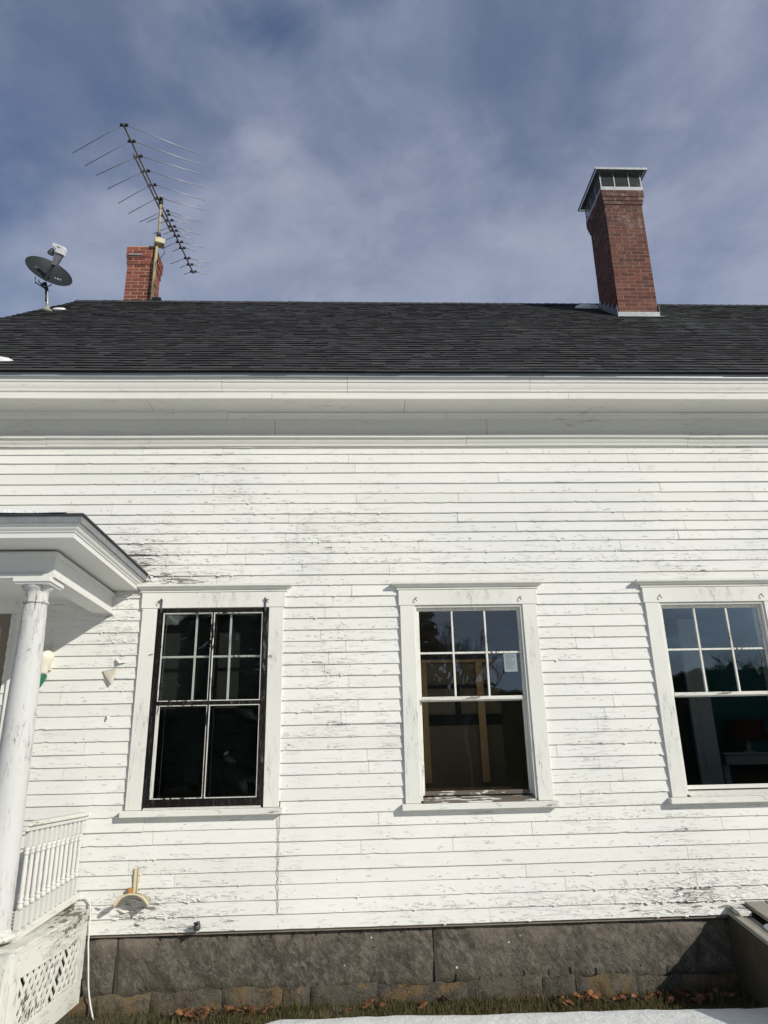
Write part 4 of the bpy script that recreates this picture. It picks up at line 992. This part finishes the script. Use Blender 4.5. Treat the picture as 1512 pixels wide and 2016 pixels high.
    for sgn, xx in ((1, -2.000), (-1, -2.0095)):
        t = y0-H
        while t < y1+H:
            # slat from (t,z0) to (t+sgn*H, z1), clipped to the opening
            a, b = t, t+sgn*H; lo, hi = 0.0, 1.0
            for lim, s in ((y0, 1), (y1, -1)):
                f0 = (a-lim)*s; f1 = (b-lim)*s
                if f0 < 0 and f1 < 0: lo, hi = 1, 0; break
                if f0 < 0: lo = max(lo, f0/(f0-f1))
                if f1 < 0: hi = min(hi, f0/(f0-f1))
            if hi-lo > .05 and r.random() > .03:
                p = Vector((xx, a+(b-a)*lo, z0+H*lo)); q = Vector((xx, a+(b-a)*hi, z0+H*hi)); dd = (q-p)
                pr_ = Vector((0, -dd.z, dd.y)).normalized()
                la.obox((p+q)/2, dd/2, pr_*.0150, (.0040, 0, 0), r.random())
            t += .090
    sub(la, 'lattice', M['lattice'])
    ud = MB(); ud.box(XL, -2.06, -1.29, .03, -.02, .06); sub(ud, 'crawlspace_soil', M['soil'])
    # steps at the far left
    st = MB(); st.box(-3.6, -2.13, -1.72, -1.43, .44, .475, .4, .2); st.box(-3.6, -2.13, -1.70, -1.66, .25, .438, .4, .3); st.box(-3.6, -2.13, -2.02, -1.72, .215, .248, .4, .2); st.box(-3.6, -2.13, -2.0, -1.97, -.02, .213)
    sub(st, 'porch_step', M['deck_paint'])
    return pr
porch()
def railing():
    rl = empty('porch_railing', (-2.09, -.6, .74), house); O = Vector((-2.09, -.6, .74))
    X = -2.10
    def L(mb): mb.v = [tuple(Vector(v)-O) for v in mb.v]; return mb
    zt = lambda y: 1.372+.0*y; zb = lambda y: .835+.062*y
    def bar(name, x0, x1, z0, z1, m):
        q = MB(); y0, y1 = -1.13, -.004
        q.add([(x0, y0, z0(y0)), (x1, y0, z0(y0)), (x1, y1, z0(y1)), (x0, y1, z0(y1)), (x0, y0, z1(y0)), (x1, y0, z1(y0)), (x1, y1, z1(y1)), (x0, y1, z1(y1))], [(0,3,2,1), (4,5,6,7), (0,1,5,4), (1,2,6,5), (2,3,7,6), (3,0,4,7)])
        L(q).build(name, m, rl, bevel=.004)
    bar('top_rail', X-.042, X+.042, lambda y: zt(y), lambda y: zt(y)+.026, M['deck_paint'])
    bar('top_rail_moulding', X-.026, X+.026, lambda y: zt(y)-.030, lambda y: zt(y)-.001, M['rail_paint'])
    bar('bottom_rail', X-.030, X+.030, lambda y: zb(y)-.050, lambda y: zb(y), M['deck_paint'])
    bk = MB(); bk.box(X-.02, X+.02, -.14, -.08, .723, .775); L(bk).build('rail_block', M['rot_paint'], rl)
    y = -.065; r = random.Random(12)
    while y > -1.12:
        b = MB(); h = (zt(y)-.030)-zb(y); z = zb(y); w = .017; dx = r.uniform(-.002, .002)
        b.box(X-w+dx, X+w+dx, y-w, y+w, z+.0005, z+.110); b.box(X-w+dx, X+w+dx, y-w, y+w, z+h-.095, z+h-.0005)
        b.lathe((X+dx, y, z), [(.010, .111), (.018, .118), (.021, .130), (.017, .142), (.012, .147), (.020, .152), (.020, .158), (.013, .163), (.0145, .185), (.0155, .26), (.0140, h-.150), (.013, h-.142), (.0195, h-.138), (.0195, h-.130), (.013, h-.126), (.019, h-.116), (.020, h-.106), (.016, h-.0955)], 14)
        L(b).build('baluster', M['rail_paint'], rl); y -= .0885
railing()
# snow slab on the porch roof edge
def porch_snow():
    mb = MB(); nx, ny = 60, 8; vs = []
    for j in range(ny+1):
        for i in range(nx+1):
            u = i/nx; v = j/ny; x = -5.0+(3.12)*u; y = -1.668+v*1.3
            edge = min(1, (1-u)*6)*min(1, v*5+.15)
            z = 3.322+.042*edge+.010*fbm(x, y, 1, 3)
            if j == 0: y += .012*noise.noise(Vector((x*5, 1, 1))); z = 3.322+.030*min(1, (1-u)*5)+.006*noise.noise(Vector((x*7, 2, 1)))
            vs.append((x, y, z))
    fs = [(j*(nx+1)+i, j*(nx+1)+i+1, (j+1)*(nx+1)+i+1, (j+1)*(nx+1)+i) for j in range(ny) for i in range(nx)]
    b = len(vs); vs += [(vs[i][0], vs[i][1]+.004, 3.317) for i in range(nx+1)]; fs += [(b+i, b+i+1, i+1, i) for i in range(nx)]
    mb.add(vs, fs, .5, 0, True); tag(mb.build('snow_patch', M['snow'], None), 'sheet of snow along the front edge of the porch roof', 'snow', 'snow patches left on the roofs')
porch_snow()

# ------------------------------------------------------------ things on the wall
def lantern():
    c = Vector((-2.545, -.09, 2.36)); a = empty('wall_lantern', c); tag(a, 'yellowed bulbous lantern with a green glass bowl, half hidden by the porch column', 'lantern')
    MB().lathe((0, 0, 0), [(.035, .10), (.048, .115), (.050, .16), (.066, .19), (.082, .225), (.084, .255), (.070, .285), (.03, .305), (.01, .308)], 28).build('lantern_hood', M['lamp_cream'], a)
    MB().lathe((0, 0, 0), [(.006, -.005), (.020, .02), (.038, .055), (.047, .09), (.047, .098)], 24).build('green_bowl', M['lamp_green'], a)
    w = MB(); w.tube([(.049, -.02, .10), (.060, -.02, .075), (.055, -.02, .045), (.04, -.02, .04)], .003, 5); w.tube([(.0, -.049, .10), (.035, -.046, .105), (.055, -.01, .09)], .003, 5); w.build('wire_clip', M['galv'], a)
    MB().box(-.05, .05, .055, .088, .14, .26).build('wall_plate', M['lamp_cream'], a)
lantern()
def hose_hanger():
    c = Vector((-1.652, -.018, .74)); a = empty('hose_hanger', c); tag(a, 'rusty cream metal hose hanger screwed to the clapboards under the black window', 'hose hanger')
    p = MB(); p.box(-.014, .014, -.008, 0, .07, .25); p.box(-.017, -.010, -.015, -.001, .07, .25); p.box(.010, .017, -.015, -.001, .07, .25)
    p.build('back_bar', M['rust'], a)
    s = MB(); n = 20; vs = []; Rr, depth = .135, .125
    for i in range(n+1):
        t = math.pi*(.5+(.36*(1-2*i/n))); x = Rr*math.cos(t); z = Rr*math.sin(t)-.055
        for y, rr in ((-.006, 0), (-.010-depth*.5, -.004), (-depth, .0), (-depth-.003, .014)): vs.append((x*(1+rr/Rr), y, z+rr))
    fs = [(i*4+j, i*4+j+1, (i+1)*4+j+1, (i+1)*4+j) for i in range(n) for j in range(3)]
    s.add(vs, fs, .4, 0, True); o = s.build('saddle', M['rust'], a, recalc=False); m = o.modifiers.new('t', 'SOLIDIFY'); m.thickness = .003; m.offset = 0
    b = MB(); b.box(-.052, -.020, -.030, -.012, .065, .115); b.box(-.048, -.043, -.034, -.0305, .065, .115); b.build('rusty_bracket', M['rust_deep'], a)
hose_hanger()
def tap():
    a = empty('outdoor_tap', (-1.165, -.02, .585)); tag(a, 'small corroded metal tap on the lowest clapboard', 'tap')
    m = MB(); m.tube([(0, .02, 0), (0, -.05, 0)], .013, 10); m.lathe((0, -.045, -.018), [(.014, -.01), (.024, 0), (.028, .02), (.022, .04), (.010, .046)], 12); m.build('valve_body', M['iron'], a)
    s = MB(); s.tube([(-.004, -.05, -.012), (-.008, -.06, -.03), (-.008, -.06, -.045)], .010, 8); s.build('spout', M['iron'], a)
    h = MB(); h.tube([(.0, -.075, .028), (.022, -.082, .034)], .011, 8); h.tube([(-.02, -.075, .03), (.02, -.08, .03)], .006, 6); h.build('handle', M['iron'], a)
tap()
def cables():
    c = MB(); P = [(-2.07, -.022, .785), (-2.02, -.030, .792), (-1.985, -.035, .765), (-1.972, -.035, .70), (-1.968, -.034, .60), (-1.966, -.032, .50), (-1.955, -.03, .40), (-1.945, -.028, .30), (-1.932, -.03, .20), (-1.905, -.04, .10), (-1.868, -.06, .01)]
    pts = []
    for i in range(len(P)-1):
        for k in range(4):
            t = k/4; a = [P[max(0, i-1)], P[i], P[i+1], P[min(len(P)-1, i+2)]]
            pts.append(tuple(.5*((2*a[1][j])+(-a[0][j]+a[2][j])*t+(2*a[0][j]-5*a[1][j]+4*a[2][j]-a[3][j])*t*t+(-a[0][j]+3*a[1][j]-3*a[2][j]+a[3][j])*t**3) for j in range(3)))
    pts.append(P[-1])
    o = c.tube(pts, .0060, 8).build('cable', M['cord_white']); tag(o, 'white cable hanging from the porch corner down over the foundation', 'cable')
    q = MB(); r = random.Random(6); pts = []
    for i in range(40):
        z = 1.35-.70*i/39; pts.append((-.580+.005*math.sin(i*1.1)+r.uniform(-.002, .002)+.012*(i/39), -.024-.002*math.sin(i*.9), z))
    tag(q.tube(pts, .0021, 5).build('cord', M['cord_grey']), 'thin grey cord hanging down the clapboards from the corner of the black window sill', 'cord')
cables()

# ------------------------------------------------------------ cellar bulkhead on the right
def bulkhead():
    a = empty('cellar_bulkhead', (3.5, 0, 0)); tag(a, 'cellar bulkhead of dark concrete under a sloping lid of weathered planks', 'bulkhead'); O = Vector((3.5, 0, 0))
    def L(mb): mb.v = [tuple(Vector(v)-O) for v in mb.v]; return mb
    sl = lambda y: .555+.19*y
    c = MB(); ny = 24; nz = 10; vs = []
    for j in range(nz+1):
        for i in range(ny+1):
            y = -.00-1.5*i/ny; z = -.05+(sl(y)+.05)*j/nz; vs.append((2.925-.012*fbm(1, y, z, 4)-.004*fbm(2, y, z, 20), y, z))
    c.add(vs, [(j*(ny+1)+i, j*(ny+1)+i+1, (j+1)*(ny+1)+i+1, (j+1)*(ny+1)+i) for j in range(nz) for i in range(ny)], .5, 0, True)
    y1 = -1.5; c.add([(2.93, .0, -.05), (4.4, .0, -.05), (4.4, y1, -.05), (2.93, y1, -.05), (2.93, .0, sl(0)-.004), (4.4, .0, sl(0)-.004), (4.4, y1, sl(y1)-.004), (2.93, y1, sl(y1)-.004)], [(0,3,2,1), (4,5,6,7), (0,1,5,4), (1,2,6,5), (2,3,7,6)])
    L(c).build('concrete_wall', M['bulk_stone'], a)
    def plank(name, x0, x1, ya, yb, h0, h1, m, var=.5):
        q = MB(); q.add([(x0, ya, sl(ya)+h0), (x1, ya, sl(ya)+h0), (x1, yb, sl(yb)+h0), (x0, yb, sl(yb)+h0), (x0, ya, sl(ya)+h1), (x1, ya, sl(ya)+h1), (x1, yb, sl(yb)+h1), (x0, yb, sl(yb)+h1)], [(0,3,2,1), (4,5,6,7), (0,1,5,4), (1,2,6,5), (2,3,7,6), (3,0,4,7)], var)
        return L(q).build(name, m, a, bevel=.003)
    plank('curb_board', 2.905, 2.965, -.03, -1.5, .001, .030, M['bulk_wood'], .2)
    plank('curb_board', 2.975, 3.04, -.03, -1.5, .001, .022, M['bulk_wood'], .7)
    plank('white_cleat', 2.935, 3.035, -.03, -.17, .031, .062, M['rot_paint'])
    x = 3.06; r = random.Random(9)
    for k in range(7):
        w = r.uniform(.14, .19); plank('lid_plank', x, x+w-.006, -.028, -1.52, .055+r.uniform(-.004, .004), .085+r.uniform(-.004, .004), M['bulk_wood'], r.random()); x += w
    plank('lid_batten', 3.07, 4.2, -.35, -.45, .023, .0505, M['bulk_wood'], .4)
    s = MB(); n = 16; vs = []
    for i in range(6):
        rr = i/5
        for k in range(n):
            t = 2*math.pi*k/n; vs.append((3.05+.045*rr*math.cos(t), -.42+.10*rr*math.sin(t), sl(-.42)+.03+.19*.1*rr*math.sin(t)+.035*(1-rr**2)))
    s.add(vs, [(i*n+k, i*n+(k+1) % n, (i+1)*n+(k+1) % n, (i+1)*n+k) for i in range(5) for k in range(n)], .5, 0, True)
    tag(s.build('snow_patch', M['snow']), 'little lump of snow caught on the edge of the cellar bulkhead', 'snow', 'snow patches left on the roofs')
bulkhead()

# ------------------------------------------------------------ ground
def ground():
    # one sheet of snow out to the horizon, melted back along the wall
    def edge(x):
        e = -.17-.045*(max(x, -1.0)+1.0)-.55*max(0, min(1, (-.50-x)/.55))
        return e+.030*noise.noise(Vector((x*1.7, 0, 0)))+.012*noise.noise(Vector((x*7, 1, 0)))
    mb = MB(); xs = [-30, -22, -16, -12, -9, -7]+[-5+.06*i for i in range(171)]+[7, 9, 12, 16, 22, 30]; ts = [0, .004, .012, .03, .06, .12, .22, .4, .7, 1.2, 2, 3.5, 6, 9, 13, 18, 24]
    vs = []
    for t in ts:
        for x in xs:
            y = edge(max(-6, min(6, x)))-t; z = -.03+.073*min(1, (t/.10))**.5+.006*noise.noise(Vector((x*9, y*9, 2)))+.018*fbm(x, y, 4, .9)*min(1, t*3)
            if abs(x) > 6: z = .03
            if t > 3: z += .0
            vs.append((x, y, z))
    n = len(xs)
    mb.add(vs, [(j*n+i, (j+1)*n+i, (j+1)*n+i+1, j*n+i+1) for j in range(len(ts)-1) for i in range(n-1)], .5, 0, True)
    o = mb.build('snow_ground', M['snow'], None, recalc=False)
    if sum(p.normal.z for p in o.data.polygons) < 0: o.data.flip_normals()
    tag(o, kind='structure')
    g = MB(); nx, ny = 260, 14; vs = []
    for j in range(ny+1):
        for i in range(nx+1):
            x = -6+12*i/nx; y = .06-.75*j/ny; vs.append((x, y, .000+.018*fbm(x, y, 2, 3)+(.02 if j < 3 else 0)-.03*(j/ny)))
    g.add(vs, [(j*(nx+1)+i, (j+1)*(nx+1)+i, (j+1)*(nx+1)+i+1, j*(nx+1)+i+1) for j in range(ny) for i in range(nx)], .5, 0, True)
    so = g.build('soil_strip', M['soil'], None, recalc=False)
    if sum(p.normal.z for p in so.data.polygons) < 0: so.data.flip_normals()
    tag(so, kind='structure')
    b = MB(); b.box(-400, 400, -400, 310, -.30, -.12); tag(b.build('ground', M['field']), kind='structure')
    # grass along the foot of the wall
    gr = MB(); r = random.Random(21)
    for k in range(38000):
        x = r.uniform(-2.4, 3.1); u = r.random(); y = .012-(abs(edge(x))+.05)*u
        dens = .5+.9*noise.noise(Vector((x*2.3, y*5, 3)))
        if x < -1.0: dens -= .35
        if r.random() > dens+.1: continue
        h = r.uniform(.018, .062)*(1.5 if r.random() < .10 else 1)*(1.2-.5*u); a = r.uniform(0, 2*math.pi); w = .0022
        lx, ly = math.cos(a)*h*r.uniform(.1, .9), math.sin(a)*h*r.uniform(.1, .9); px, py = -math.sin(a)*w, math.cos(a)*w; z = .000
        gr.add([(x-px, y-py, z-.01), (x+px, y+py, z-.01), (x+px*.7+lx*.5, y+py*.7+ly*.5, z+h*.65), (x-px*.7+lx*.5, y-py*.7+ly*.5, z+h*.65), (x+lx, y+ly, z+h)], [(0, 1, 2, 3), (3, 2, 4)], min(1, max(0, r.gauss(.45+.35*noise.noise(Vector((x*3, y*6, 8))), .28))))
    tag(gr.build('grass', M['grass'], None, recalc=False), kind='stuff')
    # oak leaves
    def leaf_mesh(var, s):
        q = MB(); pts = []; lob = 5
        for i in range(2*lob+1):
            t = i/(2*lob); y = -.5+t; wdt = (.34 if i % 2 else .13)*math.sin(math.pi*(.10+.82*t))*1.15; pts.append((wdt, y))
        vs = []
        for w_, y in pts: vs += [(-w_*s, y*s, .22*s*w_*2+.10*s*math.sin(y*5)), (0, y*s, .10*s*math.sin(y*5)), (w_*s, y*s, .22*s*w_*2+.10*s*math.sin(y*5))]
        fs = []
        for i in range(len(pts)-1): a = i*3; fs += [(a, a+1, a+4, a+3), (a+1, a+2, a+5, a+4)]
        vs += [(-.003, -.5*s, 0), (.003, -.5*s, 0), (.004, -.75*s, .01), (-.001, -.75*s, .01)]; b0 = len(vs)-4; fs.append((b0, b0+1, b0+2, b0+3))
        q.add(vs, fs, var, 0, True); return q
    protos = []
    for v, s in ((.95, .085), (.75, .075), (.45, .07), (.15, .075)):
        o = leaf_mesh(v, s).build('oak_leaf', M['leaf'], None, recalc=False); sd = o.modifiers.new('t', 'SOLIDIFY'); sd.thickness = .0006; protos.append(o)
    spots = []
    for k in range(26): spots.append((r.uniform(-1.35, -.55), r.uniform(-.20, -.02)))
    for k in range(7): spots.append((r.uniform(-.10, .70), r.uniform(-.17, -.02)))
    for k in range(22): spots.append((r.uniform(1.45, 2.25), r.uniform(-.22, -.02)))
    for k in range(20): spots.append((r.uniform(2.25, 2.90), r.uniform(-.27, -.02)))
    names = ['tan', 'orange-brown', 'rust-brown', 'dark red-brown']
    used = set()
    for i, (x, y) in enumerate(spots):
        k = r.choice((0, 1, 1, 2, 2, 3)) if x < 2.2 else r.choice((2, 3, 3))
        o = protos[k] if k not in used else protos[k].copy()
        if k in used: col.objects.link(o)
        used.add(k)
        where = 'among the leaves left of the black window' if x < -.5 else ('in the grass between the left and middle windows' if x < 1 else ('in the grass below the right part of the foundation' if x < 2.25 else 'in the shade beside the bulkhead'))
        o.location = (x, y, .032+r.uniform(0, .025)); o.rotation_euler = (r.uniform(-.7, .7), r.uniform(-.6, .6), r.uniform(0, 6.28))
        wh2 = {'among the leaves left of the black window': 'heaped at the foundation below the black window'}.get(where, where)
        tag(o, 'dry %s oak leaf %s' % (names[k], wh2), 'leaf', 'fallen oak leaves along the foundation')
    for k in range(4):
        if k not in used: bpy.data.objects.remove(protos[k])
ground()

# ------------------------------------------------------------ what stands behind the camera and shows in the panes
def bare_tree(x, y, h, seed, label, spread=.55):
    r = random.Random(seed); tr = MB(); cr = MB()
    def grow(p, d, L, rad, depth, mb):
        q = p+d*L; mid = p+d*L*.5+Vector((r.uniform(-1, 1), r.uniform(-1, 1), 0))*L*.05
        mb.tube([p, mid, q], [rad, rad*.85, rad*.68], 5 if depth < 3 else 3, False)
        if depth >= 6: return
        for k in range(3 if depth else 4):
            ax = Vector((r.uniform(-1, 1), r.uniform(-1, 1), r.uniform(-.1, .6))).normalized()
            nd = (d*(1-spread)+ax*spread*1.15+Vector((0, 0, .12))).normalized()
            grow(p+d*L*r.uniform(.6, 1.0), nd, L*r.uniform(.62, .8), rad*.56, depth+1, cr)
    root = empty('bare_tree', (x, y, -.1)); tag(root, label, 'tree', 'trees across the yard, mirrored in the panes')
    grow(Vector((0, 0, 0)), Vector((.02, .0, 1)), h*.28, h*.030, 0, tr)
    tr.build('trunk', M['bark'], root, recalc=False); cr.build('crown', M['bark'], root, recalc=False)
def fir(x, y, h, seed, label):
    r = random.Random(seed); root = empty('fir_tree', (x, y, -.1)); tag(root, label, 'tree', 'trees across the yard, mirrored in the panes')
    MB().tube([(0, 0, 0), (0, 0, h*.95)], [h*.022, .03], 7).build('trunk', M['bark'], root)
    c = MB()
    for k in range(1500):
        t = r.random()**.8; z = h*(.08+.92*t); R0 = (1-t)*h*.22+.15; a = r.uniform(0, 6.283); rr = R0*r.uniform(.25, 1)**.6; L = .5+R0*.35
        p = Vector((math.cos(a)*rr, math.sin(a)*rr, z)); d = Vector((math.cos(a), math.sin(a), r.uniform(-.5, .1))); s = Vector((-math.sin(a), math.cos(a), 0))*L*.35
        c.add([p-s, p+s, p+d*L+s*.3, p+d*L-s*.3-Vector((0, 0, .1))], [(0, 1, 2, 3)], r.random())
    c.build('crown', M['fir'], root, recalc=False)
bare_tree(5.6, -32, 12.5, 2, 'broad bare tree across the yard mirrored in the middle window')
bare_tree(31.0, -46, 13.5, 5, 'bare tree farther off mirrored in the teal-room window')
fir(-5.5, -25, 15.0, 3, 'tall dark evergreen opposite the black window')
fir(-10.0, -27, 16.0, 7, 'dark evergreen behind the driveway, left of the tallest one')
fir(2.0, -33, 12.5, 8, 'dark evergreen nearest the broad bare tree')
fir(-15.5, -26, 14.0, 9, 'dark evergreen standing farthest from the bare trees')
def woods():
    mb = MB(); n = 260; vs = []; r = random.Random(13)
    for i in range(n+1):
        a = math.pi*(1.0+i/n); d = 95; x, y = 10+math.cos(a)*d, -6+math.sin(a)*d; h = 13.2+2.4*noise.noise(Vector((i*.05, 0, 0)))+1.0*noise.noise(Vector((i*.6, 3, 0)))+r.uniform(-.5, .7)
        for dd, z in ((0, -.5), (0, h*.6), (-1.5, h*.95), (-4, h), (-22, h*1.02), (-30, -.5)):
            vs.append((x-math.cos(a)*dd, y-math.sin(a)*dd, z))
    mb.add(vs, [(i*6+j, (i+1)*6+j, (i+1)*6+j+1, i*6+j+1) for i in range(n) for j in range(5)], .6, 0)
    tag(mb.build('distant_woods', M['fir'], None, recalc=False), kind='stuff')
woods()

scene.render.engine = 'CYCLES'
scene.cycles.max_bounces = 8; scene.cycles.transparent_max_bounces = 12; scene.cycles.glossy_bounces = 3
